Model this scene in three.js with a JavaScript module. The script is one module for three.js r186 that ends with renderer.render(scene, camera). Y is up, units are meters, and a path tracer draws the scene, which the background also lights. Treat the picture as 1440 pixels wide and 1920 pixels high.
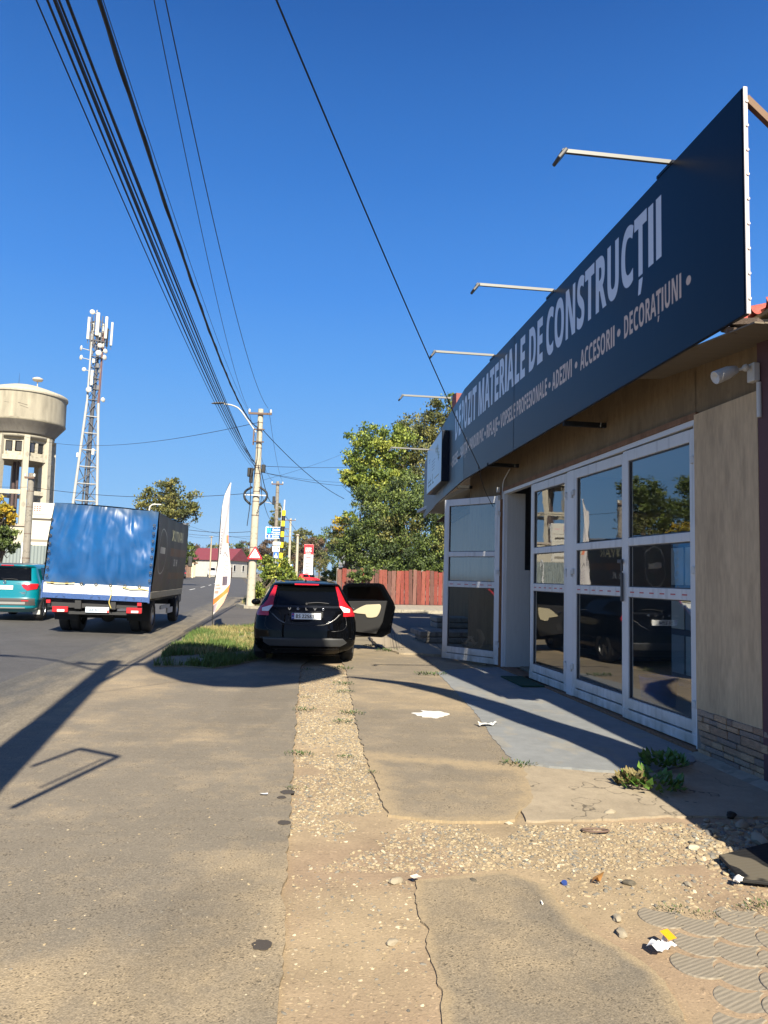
import * as THREE from 'three';
import { RoundedBoxGeometry } from 'three/addons/geometries/RoundedBoxGeometry.js';
import { mergeGeometries, mergeVertices, toCreasedNormals } from 'three/addons/utils/BufferGeometryUtils.js';

// ---------------------------------------------------------------- camera, sky, sun, exposure
const scene = new THREE.Scene();
const PITCH = Math.atan(122 / 1400), ROLL = 0.027, EYE = 1.6;
const camera = new THREE.PerspectiveCamera(68.87, 0.75, 0.05, 2000);
camera.position.set(0, EYE, 0);
camera.rotation.set(PITCH, 0, ROLL, 'YXZ');
const renderer = new THREE.WebGLRenderer({ antialias: true });
renderer.setSize(768, 1024);
renderer.toneMapping = THREE.LinearToneMapping;
renderer.toneMappingExposure = 2.3;
renderer.shadowMap.enabled = true;

const SUN_AZ = 12.9 * Math.PI / 180, SUN_EL = 37 * Math.PI / 180;
const SUN = new THREE.Vector3(Math.sin(SUN_AZ) * Math.cos(SUN_EL), Math.sin(SUN_EL), Math.cos(SUN_AZ) * Math.cos(SUN_EL));
const sun = new THREE.DirectionalLight(new THREE.Color().setRGB(1, 0.915, 0.74), 5);
sun.position.copy(SUN).multiplyScalar(120);
sun.castShadow = true;
Object.assign(sun.shadow.camera, { left: -60, right: 60, top: 60, bottom: -60, near: 1, far: 300 });
sun.shadow.mapSize.set(2048, 2048);
sun.shadow.radius = 1;
scene.add(sun, sun.target);
{
  // clear autumn sky: radiance by elevation, a soft brightening round the sun
  const W = 512, H = 256, d = new Float32Array(W * H * 4), K = 1 / 2.3;
  const stops = [[0, .42, .66, .92], [5, .27, .55, .93], [9, .205, .485, .93], [15, .130, .392, .90], [21, .080, .30, .825], [29, .048, .212, .655], [39, .024, .128, .45], [55, .016, .085, .33], [90, .014, .065, .26]];
  for (let j = 0; j < H; j++) {
    const el = ((j + .5) / H - .5) * 180;
    let c;
    if (el <= 0) c = [.16, .13, .10];
    else { let k = 0; while (k < stops.length - 2 && el > stops[k + 1][0]) k++; const a = stops[k], b = stops[k + 1], t = Math.min(1, (el - a[0]) / (b[0] - a[0])); c = [1, 2, 3].map(i => a[i] + (b[i] - a[i]) * t); }
    for (let i = 0; i < W; i++) {
      const az = ((i + .5) / W - .5) * 2 * Math.PI, ce = Math.cos(el * Math.PI / 180);
      const dot = ce * Math.cos(az) * SUN.x + Math.sin(el * Math.PI / 180) * SUN.y + ce * Math.sin(az) * SUN.z;
      const g = el > 0 ? .35 * Math.exp(-(1 - dot) * 14) + .10 * Math.exp(-(1 - dot) * 3) : 0, o = (j * W + i) * 4;
      d[o] = (c[0] + g) * K; d[o + 1] = (c[1] + g * .95) * K; d[o + 2] = (c[2] + g * .85) * K; d[o + 3] = 1;
    }
  }
  const t = new THREE.DataTexture(d, W, H, THREE.RGBAFormat, THREE.FloatType);
  t.mapping = THREE.EquirectangularReflectionMapping; t.magFilter = THREE.LinearFilter; t.needsUpdate = true;
  scene.background = t; scene.environment = t;
}
scene.fog = new THREE.FogExp2(new THREE.Color().setRGB(.75, .85, 1), 0.0001);

// ---------------------------------------------------------------- helpers
let seed = 12345;
const rnd = () => { seed = (seed * 1664525 + 1013904223) >>> 0; return seed / 4294967296; };
const rr = (a, b) => a + (b - a) * rnd(), gauss = () => (rnd() + rnd() + rnd() + rnd() - 2) * 1.0;
const V = (x, y, z) => new THREE.Vector3(x, y, z), P = (x, y, f) => new THREE.Vector3(x, y, -f);
const clamp = (x, a, b) => Math.min(b, Math.max(a, x)), lerp = (a, b, t) => a + (b - a) * t, sstep = (a, b, x) => { const t = clamp((x - a) / (b - a), 0, 1); return t * t * (3 - 2 * t); };
const NT = 256, lat = new Float32Array(NT * NT).map(() => rnd());
function vn(x, y) { const xi = Math.floor(x), yi = Math.floor(y); let u = x - xi, v = y - yi; u = u * u * (3 - 2 * u); v = v * v * (3 - 2 * v); const a = xi & 255, b = (xi + 1) & 255, c = (yi & 255) * NT, e = ((yi + 1) & 255) * NT; return (lat[c + a] * (1 - u) + lat[c + b] * u) * (1 - v) + (lat[e + a] * (1 - u) + lat[e + b] * u) * v; }
const fbm = (x, y, n = 4) => { let s = 0, a = .5, t = 0; for (let i = 0; i < n; i++) { s += a * vn(x, y); t += a; x = x * 2.03 + 17.3; y = y * 2.03 + 5.1; a *= .5; } return s / t; };

// lie of the land: the pavement is level, the road climbs 2 cm a metre away from it, and the far end rises a little
const uRoad = (x, f) => x + .131 * f + 2.55;
const gy = (x, f) => .02 * clamp(-uRoad(x, f), 0, 12) + .005 * clamp(f - 60, 0, 200);
const camQ = new THREE.Quaternion().setFromEuler(camera.rotation);
function G(px, py) { // where a spot of ground seen at (px, py) of the 1440 x 1920 survey photograph lies: [x, forward]
  const d = V((px - 720) / 1400, (960 - py) / 1400, -1).applyQuaternion(camQ); let t = -EYE / d.y;
  for (let i = 0; i < 20; i++) t = (gy(d.x * t, -d.z * t) - EYE) / d.y;
  return [d.x * t, -d.z * t];
}
const taken = new Map();
function numbered(n) { const k = taken.get(n) ?? -1; taken.set(n, k + 1); return k < 0 ? n : `${n}_${String(k + 1).padStart(3, '0')}`; }
const partNames = new WeakMap();
function partName(p, n) { let m = partNames.get(p); if (!m) partNames.set(p, m = new Map()); const k = m.get(n) ?? -1; m.set(n, k + 1); return k < 0 ? n : `${n}_${String(k + 1).padStart(3, '0')}`; }
function tag(o, label, category, group, kind) { if (label) o.userData.label = label; if (category) o.userData.category = category; if (group) o.userData.group = group; if (kind) o.userData.kind = kind; return o; }
function thing(name, label, category, pos = [0, 0, 0], rot = 0, group) {
  const o = new THREE.Group(); o.name = numbered(name); o.position.set(...pos); o.rotation.y = rot; scene.add(o); return tag(o, label, category, group);
}
function sub(name, parent, pos = [0, 0, 0], rot = 0) { const o = new THREE.Group(); o.name = partName(parent, name); o.position.set(...pos); o.rotation.y = rot; parent.add(o); return o; }
function norm1(g) { let q = g.index ? g.toNonIndexed() : g; if (!q.attributes.normal) q.computeVertexNormals(); if (!q.attributes.uv) q.setAttribute('uv', new THREE.BufferAttribute(new Float32Array(q.attributes.position.count * 2), 2)); for (const k of Object.keys(q.attributes)) if (!['position', 'normal', 'uv'].includes(k)) q.deleteAttribute(k); q.morphAttributes = {}; return q; }
const merge = gs => gs.length === 1 ? norm1(gs[0]) : mergeGeometries(gs.map(norm1));
function mesh(name, geo, mat, parent = scene) {
  const m = new THREE.Mesh(Array.isArray(geo) ? merge(geo) : geo, mat); m.castShadow = m.receiveShadow = true;
  m.name = parent === scene ? numbered(name) : partName(parent, name); parent.add(m); return m;
}
const xf = (g, x = 0, y = 0, z = 0, rx = 0, ry = 0, rz = 0) => { g.applyMatrix4(new THREE.Matrix4().compose(V(x, y, z), new THREE.Quaternion().setFromEuler(new THREE.Euler(rx, ry, rz)), V(1, 1, 1))); return g; };
const box = (w, h, d, x = 0, y = 0, z = 0, rx = 0, ry = 0, rz = 0) => xf(new THREE.BoxGeometry(w, h, d), x, y, z, rx, ry, rz);
const rbox = (w, h, d, r, x = 0, y = 0, z = 0, rx = 0, ry = 0, rz = 0) => xf(new RoundedBoxGeometry(w, h, d, 2, r), x, y, z, rx, ry, rz);
const cyl = (r0, r1, h, n, x = 0, y = 0, z = 0, rx = 0, ry = 0, rz = 0) => xf(new THREE.CylinderGeometry(r1, r0, h, n), x, y, z, rx, ry, rz);
function bar(a, b, r0, r1 = r0, n = 8) { const d = b.clone().sub(a), g = new THREE.CylinderGeometry(r1, r0, d.length(), n); g.applyQuaternion(new THREE.Quaternion().setFromUnitVectors(V(0, 1, 0), d.clone().normalize())); g.translate((a.x + b.x) / 2, (a.y + b.y) / 2, (a.z + b.z) / 2); return g; }
function beam(a, b, w, h) { const d = b.clone().sub(a), g = new THREE.BoxGeometry(w, h, d.length()); const m = new THREE.Matrix4().lookAt(V(0, 0, 0), d, V(0, 1, 0)); g.applyMatrix4(m); g.translate((a.x + b.x) / 2, (a.y + b.y) / 2, (a.z + b.z) / 2); return g; }
const tube = (pts, r, seg = 24, n = 6) => new THREE.TubeGeometry(new THREE.CatmullRomCurve3(pts), seg, r, n);
const mat = (r, g, b, rough = .8, o = {}) => new THREE.MeshStandardMaterial({ color: new THREE.Color().setRGB(r, g, b), roughness: rough, ...o });
const phys = (r, g, b, rough, o = {}) => new THREE.MeshPhysicalMaterial({ color: new THREE.Color().setRGB(r, g, b), roughness: rough, ...o });
function canvasTex(w, h, draw) { const c = document.createElement('canvas'); c.width = w; c.height = h; const x = c.getContext('2d'); draw(x, w, h); const t = new THREE.CanvasTexture(c); t.colorSpace = THREE.SRGBColorSpace; t.magFilter = THREE.LinearFilter; return t; }
const b8 = v => clamp(Math.round(255 * (v <= .0031308 ? v * 12.92 : 1.055 * Math.pow(v, 1 / 2.4) - .055)), 0, 255);
function dataTex(w, h, fn, wrap) { // fn(u, v) returns linear [r, g, b]
  const lut = new Uint8Array(4097); for (let i = 0; i <= 4096; i++) lut[i] = b8(i / 4096);
  const d = new Uint8Array(w * h * 4); for (let j = 0; j < h; j++) for (let i = 0; i < w; i++) { const c = fn((i + .5) / w, (j + .5) / h), o = (j * w + i) * 4; d[o] = lut[clamp(c[0] * 4096, 0, 4096) | 0]; d[o + 1] = lut[clamp(c[1] * 4096, 0, 4096) | 0]; d[o + 2] = lut[clamp(c[2] * 4096, 0, 4096) | 0]; d[o + 3] = 255; }
  const t = new THREE.DataTexture(d, w, h, THREE.RGBAFormat); t.colorSpace = THREE.SRGBColorSpace; t.magFilter = THREE.LinearFilter; t.minFilter = THREE.LinearMipmapLinearFilter; if (wrap) t.wrapS = t.wrapT = THREE.MirroredRepeatWrapping; t.needsUpdate = true; return t;
}
// a wall-like surface texture of w x h metres, mapped by uv in metres
function noiseMat(base, amp, size, stretch, rough, bump = 0, spots = 0) {
  const t = dataTex(512, 512, (u, v) => { const x = u * 64, y = v * 64 * stretch; const n = fbm(x * .25 + 3, y * .25, 3) * .6 + fbm(x + 9, y, 3) * .4, s = spots ? sstep(.62, .75, fbm(u * 12 + 40, v * 12, 3)) * spots : 0, k = 1 + amp * (n - .5) * 2 - s; return [base[0] * k, base[1] * k, base[2] * k]; }, true);
  t.repeat.set(1 / size, 1 / size);
  return new THREE.MeshStandardMaterial({ map: t, roughness: rough, ...(bump ? { bumpMap: t, bumpScale: bump } : {}) });
}
// uv of a geometry from its own coordinates, metres, by the main direction of each face
function boxUV(g) { const q = norm1(g), p = q.attributes.position, n = q.attributes.normal, uv = q.attributes.uv; for (let i = 0; i < p.count; i++) { const ax = Math.abs(n.getX(i)), ay = Math.abs(n.getY(i)), az = Math.abs(n.getZ(i)); if (ax >= ay && ax >= az) uv.setXY(i, p.getZ(i), p.getY(i)); else if (ay >= az) uv.setXY(i, p.getX(i), p.getZ(i)); else uv.setXY(i, p.getX(i), p.getY(i)); } return q; }

// ---------------------------------------------------------------- ground
function jag(poly, step, amp, open = 0) { // densify an outline and roughen it
  const out = []; for (let i = 0; i < poly.length - open; i++) { const a = poly[i], b = poly[(i + 1) % poly.length], L = Math.hypot(b[0] - a[0], b[1] - a[1]), n = Math.max(1, Math.min(400, Math.round(L / step))); for (let k = 0; k < n; k++) { const t = k / n, x = lerp(a[0], b[0], t), f = lerp(a[1], b[1], t), w = k ? amp : amp * .5; out.push([x + w * (fbm(x * 9 + 50, f * 9, 4) - .5) * 3, f + w * (fbm(x * 9, f * 9 + 80, 4) - .5) * 3]); } } return out;
}
const inPoly = (poly, x, f) => { let c = false; for (let i = 0, j = poly.length - 1; i < poly.length; j = i++) { const a = poly[i], b = poly[j]; if ((a[1] > f) !== (b[1] > f) && x < (b[0] - a[0]) * (f - a[1]) / (b[1] - a[1]) + a[0]) c = !c; } return c; };
const px = list => list.map(([a, b]) => G(a, b));
function sheet(name, poly, h, m, bounds, edge = .03, parent = scene) { // a slab with a worn edge; uv spans bounds [x0, x1, f0, f1]
  const sh = new THREE.Shape(poly.map(([x, f]) => new THREE.Vector2(x, f)));
  const g = new THREE.ShapeGeometry(sh).toNonIndexed(), p = g.attributes.position, uv = g.attributes.uv, pos = [], uvs = [];
  const put = (x, f, y) => { pos.push(x, y, -f); uvs.push((x - bounds[0]) / (bounds[1] - bounds[0]), (f - bounds[2]) / (bounds[3] - bounds[2])); };
  for (let i = 0; i < p.count; i++) put(p.getX(i), p.getY(i), gy(p.getX(i), p.getY(i)) + h);
  const ccw = THREE.ShapeUtils.isClockWise(sh.getPoints()) ? -1 : 1;
  for (let i = 0; i < poly.length; i++) { let a = poly[i], b = poly[(i + 1) % poly.length]; if (ccw < 0) [a, b] = [b, a]; const ya = gy(...a) + h, yb = gy(...b) + h; put(...a, ya - edge); put(...b, yb - edge); put(...b, yb); put(...a, ya - edge); put(...b, yb); put(...a, ya); }
  const q = new THREE.BufferGeometry(); q.setAttribute('position', new THREE.Float32BufferAttribute(pos, 3)); q.setAttribute('uv', new THREE.Float32BufferAttribute(uvs, 2)); q.computeVertexNormals();
  const o = mesh(name, q, m, parent); if (parent === scene) o.userData.kind = 'structure'; return o;
}
function gridSheet(name, xs, fs, h, m, uvScale) { // xs(f) -> list of x for every f in fs; follows the lie of the land
  const pos = [], uv = [], idx = []; fs.forEach((f, j) => { const row = xs(f); row.forEach((x, i) => { pos.push(x, gy(x, f) + h, -f); uv.push(x * uvScale, f * uvScale); if (j && i) { const n = row.length, a = (j - 1) * n + i - 1; idx.push(a, a + 1, a + n + 1, a, a + n + 1, a + n); } }); });
  const g = new THREE.BufferGeometry(); g.setAttribute('position', new THREE.Float32BufferAttribute(pos, 3)); g.setAttribute('uv', new THREE.Float32BufferAttribute(uv, 2)); g.setIndex(idx); g.computeVertexNormals();
  const o = mesh(name, g, m); o.userData.kind = 'structure'; return o;
}
const fRows = [-40, -20, -10, -4, 0, 3, 6, 9, 12, 16, 20, 25, 30, 36, 42, 50, 60, 75, 95, 120, 150, 190, 240, 300, 400, 600, 900];

const FAR_SAND = dataTex(512, 512, (u, v) => { const n = fbm(u * 16, v * 16, 5), k = .85 + .4 * (n - .5) + .15 * (vn(u * 200, v * 200) - .5); return [.23 * k, .19 * k, .125 * k]; }, true);
gridSheet('ground', f => [-500, -200, -90, -50, -30, -20, -14.6, -2.55 - .131 * f > 3 ? 3 : Math.max(-14, -2.55 - .131 * f), 10, 20, 40, 90, 200, 500].sort((a, b) => a - b), fRows, -.05, new THREE.MeshStandardMaterial({ map: FAR_SAND, roughness: .95 }), .25);

// sandy forecourt that shows wherever the paving is gone; the nearest metres get a texture of their own
const FX = 4.4; // forward distance where the near textures hand over to the far ones
const sandFn = B => (u, v) => {
  const x = lerp(B[0], B[1], u), f = lerp(B[2], B[3], v);
  const big = fbm(x * 1.1 + 4, f * 1.1, 4), mid = fbm(x * 7, f * 7 + 3, 3), fine = vn(x * 130, f * 130) * .6 + vn(x * 260 + 7, f * 260) * .4, grit = sstep(.80, .93, vn(x * 95 + 31, f * 95)) * (.2 + .6 * vn(x * 30, f * 30)), gw = sstep(.84, .95, vn(x * 85 + 91, f * 85 + 40));
  const k = .88 + .36 * (big - .5) + .30 * (mid - .5) + .30 * (fine - .5) - .45 * grit + .35 * gw, r = sstep(.42, .72, fbm(x * .9 + 9, f * .9 + 2, 3));
  return [lerp(.33, .30, r) * k, lerp(.25, .215, r) * k, lerp(.155, .138, r) * k];
};
const groundMat = (fn, B, w, h, bump, rough = .93) => { const t = dataTex(w, h, fn(B)); return new THREE.MeshStandardMaterial({ map: t, bumpMap: t, bumpScale: bump, roughness: rough }); };
const sandNB = [-2.2, 3.4, 1.2, FX], sandFB = [-3.2, 5.0, FX, 17.4];
sheet('sandy_forecourt', [[-3.0, 1.3], [3.3, 1.3], [3.3, FX], [-3.0, FX]], -.003, groundMat(sandFn, sandNB, 1792, 1280, .012), sandNB, .02);
sheet('sandy_forecourt', [[-3.0, FX], [4.6, FX], [4.6, 17.3], [-3.0, 17.3]], -.003, groundMat(sandFn, sandFB, 1024, 2048, .018), sandFB, .02);

const segDist = (poly, x, f, open = 0) => { let m = 1e9; for (let i = 0; i < poly.length - open; i++) { const a = poly[i], b = poly[(i + 1) % poly.length], dx = b[0] - a[0], df = b[1] - a[1], t = clamp(((x - a[0]) * dx + (f - a[1]) * df) / (dx * dx + df * df + 1e-9), 0, 1), q = Math.hypot(x - a[0] - t * dx, f - a[1] - t * df); if (q < m) m = q; } return m; };
const asphaltFn = (tone, dust, edgeOf, reach = .2) => B => (u, v) => {
  const x = lerp(B[0], B[1], u), f = lerp(B[2], B[3], v);
  const big = fbm(x * .55 + 21, f * .8, 4), mid = fbm(x * 3 + 2, f * 3, 4), m2 = fbm(x * 11 + 2, f * 11, 3), near = sstep(5, 4, f), fine = lerp(vn(x * 120, f * 120), vn(x * 170, f * 170), near) * .5 + vn(x * 250 + 3, f * 250) * .5;
  const d = clamp((sstep(.40, .72, big) * .7 + sstep(.5, .8, mid) * .3 + (m2 - .5) * .7) * dust, 0, 1), pit = sstep(.70, .88, vn(x * 150 + 9, f * 150 + 5)) * (.35 + .65 * sstep(.35, .65, m2)), chip = sstep(.82, .94, vn(x * 120 + 71, f * 120)) * .4;
  const e = edgeOf ? clamp(sstep(reach * (.1 + 1.9 * fbm(x * 5 + 60, f * 5, 4)), 0, segDist(edgeOf, x, f)) * (.55 + .9 * fbm(x * 26, f * 26, 3)), 0, 1) : 0, rut = edgeOf ? 0 : .10 * sstep(.52, .62, fbm(x * 1.3 + 3, f * .35, 3));
  const k = (1 - rut) * (1 + (.42 + .38 * near) * (fine - .5) + .24 * (mid - .5)) * (1 - .55 * pit) + chip;
  const w = Math.max(d * .8, e), ke = lerp(k, .9 + .35 * (fine - .5), e * .8); return [lerp(tone[0], .315, w) * ke, lerp(tone[1], .242, w) * ke, lerp(tone[2], .148, w) * ke];
};
const apronEdge = [[515, 2100], [523, 1860], [530, 1760], [538, 1610], [543, 1540], [549, 1440], [555, 1340], [561, 1275], [564, 1250]], apronPts = px(apronEdge), apronFn = asphaltFn([.170, .144, .108], 1.0);
const cutX = (() => { for (let i = 0; i + 1 < apronPts.length; i++) { const [a, b] = [apronPts[i], apronPts[i + 1]]; if (a[1] <= FX && b[1] > FX) return lerp(a[0], b[0], (FX - a[1]) / (b[1] - a[1])); } return -.5; })();
const apronNB = [-3.2, -.2, 1.2, FX], apronFB = [-4.8, -.3, FX, 17.5];
const jagE = jag(apronPts, .05, .025, 1); // the worn edge alone
sheet('asphalt_forecourt', [...jagE.filter(p => p[1] < FX), [cutX, FX], [-3.12, FX], [-2.75, 1.3], [-.3, 1.3]], .016, groundMat(apronFn, apronNB, 1280, 1408, .008), apronNB, .035);
sheet('asphalt_forecourt', [[cutX, FX], ...jagE.filter(p => p[1] >= FX), [-1.2, 17.2], [-2.55 - .131 * 17.2, 17.2], [-3.42, 6.9], [-3.12, FX]], .016, groundMat(apronFn, apronFB, 1024, 2048, .012), apronFB, .035);

const pathPoly = px([[640, 1238], [650, 1262], [657, 1300], [668, 1362], [686, 1420], [697, 1452], [708, 1478], [713, 1500], [728, 1532], [800, 1541], [880, 1543], [966, 1540], [1000, 1500], [982, 1445], [940, 1395], [918, 1362], [884, 1322], [850, 1288], [828, 1262], [806, 1243], [790, 1228], [700, 1216], [668, 1214]]);
const pathFn = asphaltFn([.180, .149, .108], 1.05, pathPoly.slice(4, 14), .24), pathB = [-.8, 2.4, 4.2, 17.6];
const pathM = groundMat(pathFn, pathB, 1024, 2048, .010);
sheet('asphalt_path', jag(pathPoly, .05, .025), .014, pathM, pathB, .03);
const patchB = [-.2, 1.9, 2.1, 4.4], patchPoly = px([[775, 1652], [860, 1646], [950, 1638], [1020, 1662], [1062, 1712], [1110, 1752], [1162, 1780], [1232, 1826], [1270, 1880], [1320, 2000], [870, 2000], [838, 1935], [822, 1850], [802, 1772], [786, 1700]]);
sheet('asphalt_patch', jag(patchPoly, .03, .02), .010, groundMat(asphaltFn([.155, .131, .098], .95, patchPoly, .09), patchB, 1024, 1152, .008), patchB, .025);

// grey painted slab before the doors, bare concrete at the wall's foot, pale slab beside the car
const slabB = [0, 4.4, 4.0, 16.5];
const slabT = dataTex(1024, 1536, (u, v) => { const x = lerp(slabB[0], slabB[1], u), f = lerp(slabB[2], slabB[3], v), n = fbm(x * 2, f * 2, 4), m = fbm(x * 11, f * 11, 3), s = sstep(.6, .78, fbm(x * 5 + 8, f * 3, 4)), k = .92 + .2 * (n - .5) + .22 * (m - .5) + .1 * (vn(x * 90, f * 90) - .5); return [lerp(.215, .25, s) * k, lerp(.222, .24, s) * k, lerp(.222, .215, s) * k]; });
const slabM = new THREE.MeshStandardMaterial({ map: slabT, bumpMap: slabT, bumpScale: .006, roughness: .7 });
const slabPoly = [...px([[818, 1263], [840, 1258], [900, 1254], [955, 1252]]), [2.35, 13.4], [3.02, 7.95], [3.06, 7.4], ...px([[1300, 1432], [1232, 1448], [1160, 1450], [1100, 1446], [1030, 1440], [962, 1430], [925, 1390], [900, 1350], [868, 1312], [838, 1282]])];
sheet('painted_slab', jag(slabPoly, .06, .02), .019, slabM, slabB, .05);
const concFn = (u, v) => { const x = lerp(slabB[0], slabB[1], u), f = lerp(slabB[2], slabB[3], v), n = fbm(x * 2.2 + 6, f * 2.2, 4), m = fbm(x * 14, f * 14, 3), c1 = Math.abs(fbm(x * 1.6 + 30, f * 1.6 + 12, 5) - .5), crack = sstep(.006, .002, c1), k = .9 + .36 * (n - .5) + .24 * (m - .5) + .16 * (vn(x * 110, f * 110) - .5) - .5 * crack; return [.32 * k, .262 * k, .185 * k]; };
const concT = dataTex(1024, 1536, concFn), concM = new THREE.MeshStandardMaterial({ map: concT, bumpMap: concT, bumpScale: .01, roughness: .9 });
const concPoly = [...px([[962, 1432], [1030, 1442], [1100, 1449], [1160, 1453], [1232, 1452], [1300, 1438]]), [3.09, 7.4], [3.35, 5.3], ...px([[1440, 1535], [1300, 1532], [1180, 1536], [1080, 1540], [990, 1541], [975, 1500], [968, 1460]])];
sheet('concrete_slab', jag(concPoly, .06, .03), .012, concM, slabB, .04);
const palePoly = px([[690, 1192], [835, 1190], [835, 1232], [748, 1228], [708, 1214]]);
sheet('pale_slab', jag([...palePoly.slice(0, 1), palePoly[1], [1.9, 17.8], [2.0, 14.2], ...palePoly.slice(2)], .1, .03), .05, concM, slabB, .07);

// road, side street, kerbs and markings
const ROADTEX = dataTex(1024, 1024, (u, v) => { const n = vn(u * 256, v * 256) * .5 + vn(u * 128 + 9, v * 128) * .5, m = .5 * (vn(u * 16, v * 16) + vn(u * 8 + 3, v * 8 + 7)), k = .86 + .5 * (n - .5) + .3 * (m - .5); return [.078 * k, .074 * k, .071 * k]; }, true);
const roadM = new THREE.MeshStandardMaterial({ map: ROADTEX, bumpMap: ROADTEX, bumpScale: .006, roughness: .8 });
const roadEdge = f => -2.55 - .131 * f + (f > 60 ? -.0006 * (f - 60) ** 2 : 0), roadW = f => 10.4 + (f > 40 ? Math.min(9, (f - 40) * .09) : 0);
gridSheet('road', f => { const e = roadEdge(f); return [e - roadW(f), e - 7, e - 3.5, e]; }, [-25, -10, 0, 4, 8, 12, 16, 20, 25, 30, 36, 42, 50, 60, 75, 95, 120, 150, 190, 240, 300], -.004, roadM, .3);
// dusty shoulder where the road meets the forecourt
const shoulderT = dataTex(256, 2048, (u, v) => { const f = v * 60, x = u * 2.2, n = fbm(x * 4, f * 2, 4), fine = vn(x * 60, f * 60), st = fbm(x * 9, f * .8 + 4, 3), d = sstep(.25, .75, n * .5 + u * .62), k = .9 + .5 * (fine - .5) + .35 * (st - .5); return [lerp(.085, .19, d) * k, lerp(.08, .16, d) * k, lerp(.072, .115, d) * k]; });
{ const g = gridSheet('road_shoulder', f => [roadEdge(f) - 1.25, roadEdge(f) - .6, roadEdge(f) + .02, roadEdge(f) + .35], [-10, 0, 3, 6, 9, 12, 16, 20, 24, 30, 36, 50], .002, new THREE.MeshStandardMaterial({ map: shoulderT, bumpMap: shoulderT, bumpScale: .008, roughness: .9 }), 1), p = g.geometry.attributes.position, uv = g.geometry.attributes.uv; for (let i = 0; i < p.count; i++) uv.setXY(i, (p.getX(i) - roadEdge(-p.getZ(i)) + 1.25) / 1.6, clamp((-p.getZ(i) + 10) / 60, 0, 1)); }
const sideB = [-8, 20, 16, 40];
const sideT = dataTex(1024, 1024, (u, v) => { const x = u * 28, f = v * 24, n = fbm(x * .8, f * .8, 4), k = .85 + .5 * (n - .5) + .3 * (vn(x * 18, f * 18) - .5); return [.095 * k, .085 * k, .075 * k]; });
sheet('side_street', [[-5.3, 20.2], [-1.5, 20.3], [.2, 21.0], [3, 21.4], [30, 25], [30, 37], [3, 34.2], [-1, 33.6], [-4.6, 33.6], [-6.4, 35.5], [-7.3, 37], [-7.0, 33]].reverse(), .006, new THREE.MeshStandardMaterial({ map: sideT, roughness: .85 }), sideB, .03);
const white = mat(.62, .61, .58, .7);
function stripe(f0, f1, off) { const a = roadEdge(f0) + off, b = roadEdge(f1) + off, w = .07; const g = new THREE.BufferGeometry(); g.setAttribute('position', new THREE.Float32BufferAttribute([a - w, gy(a, f0) + .003, -f0, a + w, gy(a, f0) + .003, -f0, b + w, gy(b, f1) + .003, -f1, b - w, gy(b, f1) + .003, -f1], 3)); g.setIndex([0, 1, 2, 0, 2, 3]); g.computeVertexNormals(); return g; }
{ const gs = []; for (let f = 44; f < 150; f += 9) gs.push(stripe(f, f + 4, -5.2)); mesh('road_marking', gs, white).userData.kind = 'structure'; }
const kerbM = noiseMat([.30, .27, .21], .3, 1.5, 1, .9, .01, .3);
function kerbRun(name, pts, w, h) { const gs = []; for (let i = 0; i + 1 < pts.length; i++) { const a = pts[i], b = pts[i + 1], L = Math.hypot(b[0] - a[0], b[1] - a[1]), n = Math.max(1, Math.round(L / 1)); for (let k = 0; k < n; k++) { const t0 = k / n, t1 = (k + .985) / n, j = rr(-.012, .012); gs.push(beam(P(lerp(a[0], b[0], t0), h / 2 + j, lerp(a[1], b[1], t0)), P(lerp(a[0], b[0], t1), h / 2 + j + rr(-.006, .006), lerp(a[1], b[1], t1)), w, h)); } } const g = sub0(name); for (const q of gs) mesh('kerb_stone', boxUV(q), kerbM, g); return g; }
function sub0(name) { const o = new THREE.Group(); o.name = numbered(name); o.userData.kind = 'structure'; scene.add(o); return o; }
kerbRun('kerb', [[-1.2, 34.0], [3, 34.6], [9, 35.4]], .16, .15);
kerbRun('kerb', [[-6.9, 36.2], [-6.2, 34.4], [-4.6, 33.9], [-1.2, 34.0]], .16, .14);
const PAVE = noiseMat([.28, .245, .19], .25, 2, 1, .95, .008, .25);
sheet('far_pavement', [[-1.2, 34.08], [9, 35.48], [9, 43], [-1.5, 40.5]], .12, PAVE, [0, 1, 0, 1], .15);
const islandPoly = [[-7.05, 37], [-6.9, 36.3], [-6.1, 34.5], [-4.6, 33.98], [-1.3, 34.08], [-1.6, 40.5], [-4, 60], [-9, 62], [-10.2, 58]];
sheet('planted_verge', islandPoly, .11, sandMFar(), [0, 4, 0, 4], .13);
function sandMFar() { const t = FAR_SAND; return new THREE.MeshStandardMaterial({ map: t, roughness: .95 }); }
gridSheet('far_verge', f => { const e = roadEdge(f) - roadW(f); return [e - 9, e - 3, e - .05]; }, [10, 20, 30, 42, 60, 95, 150, 240, 300], .05, new THREE.MeshStandardMaterial({ map: FAR_SAND, roughness: .95, color: new THREE.Color(1.25, 1.2, 1.15) }), .25);

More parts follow.
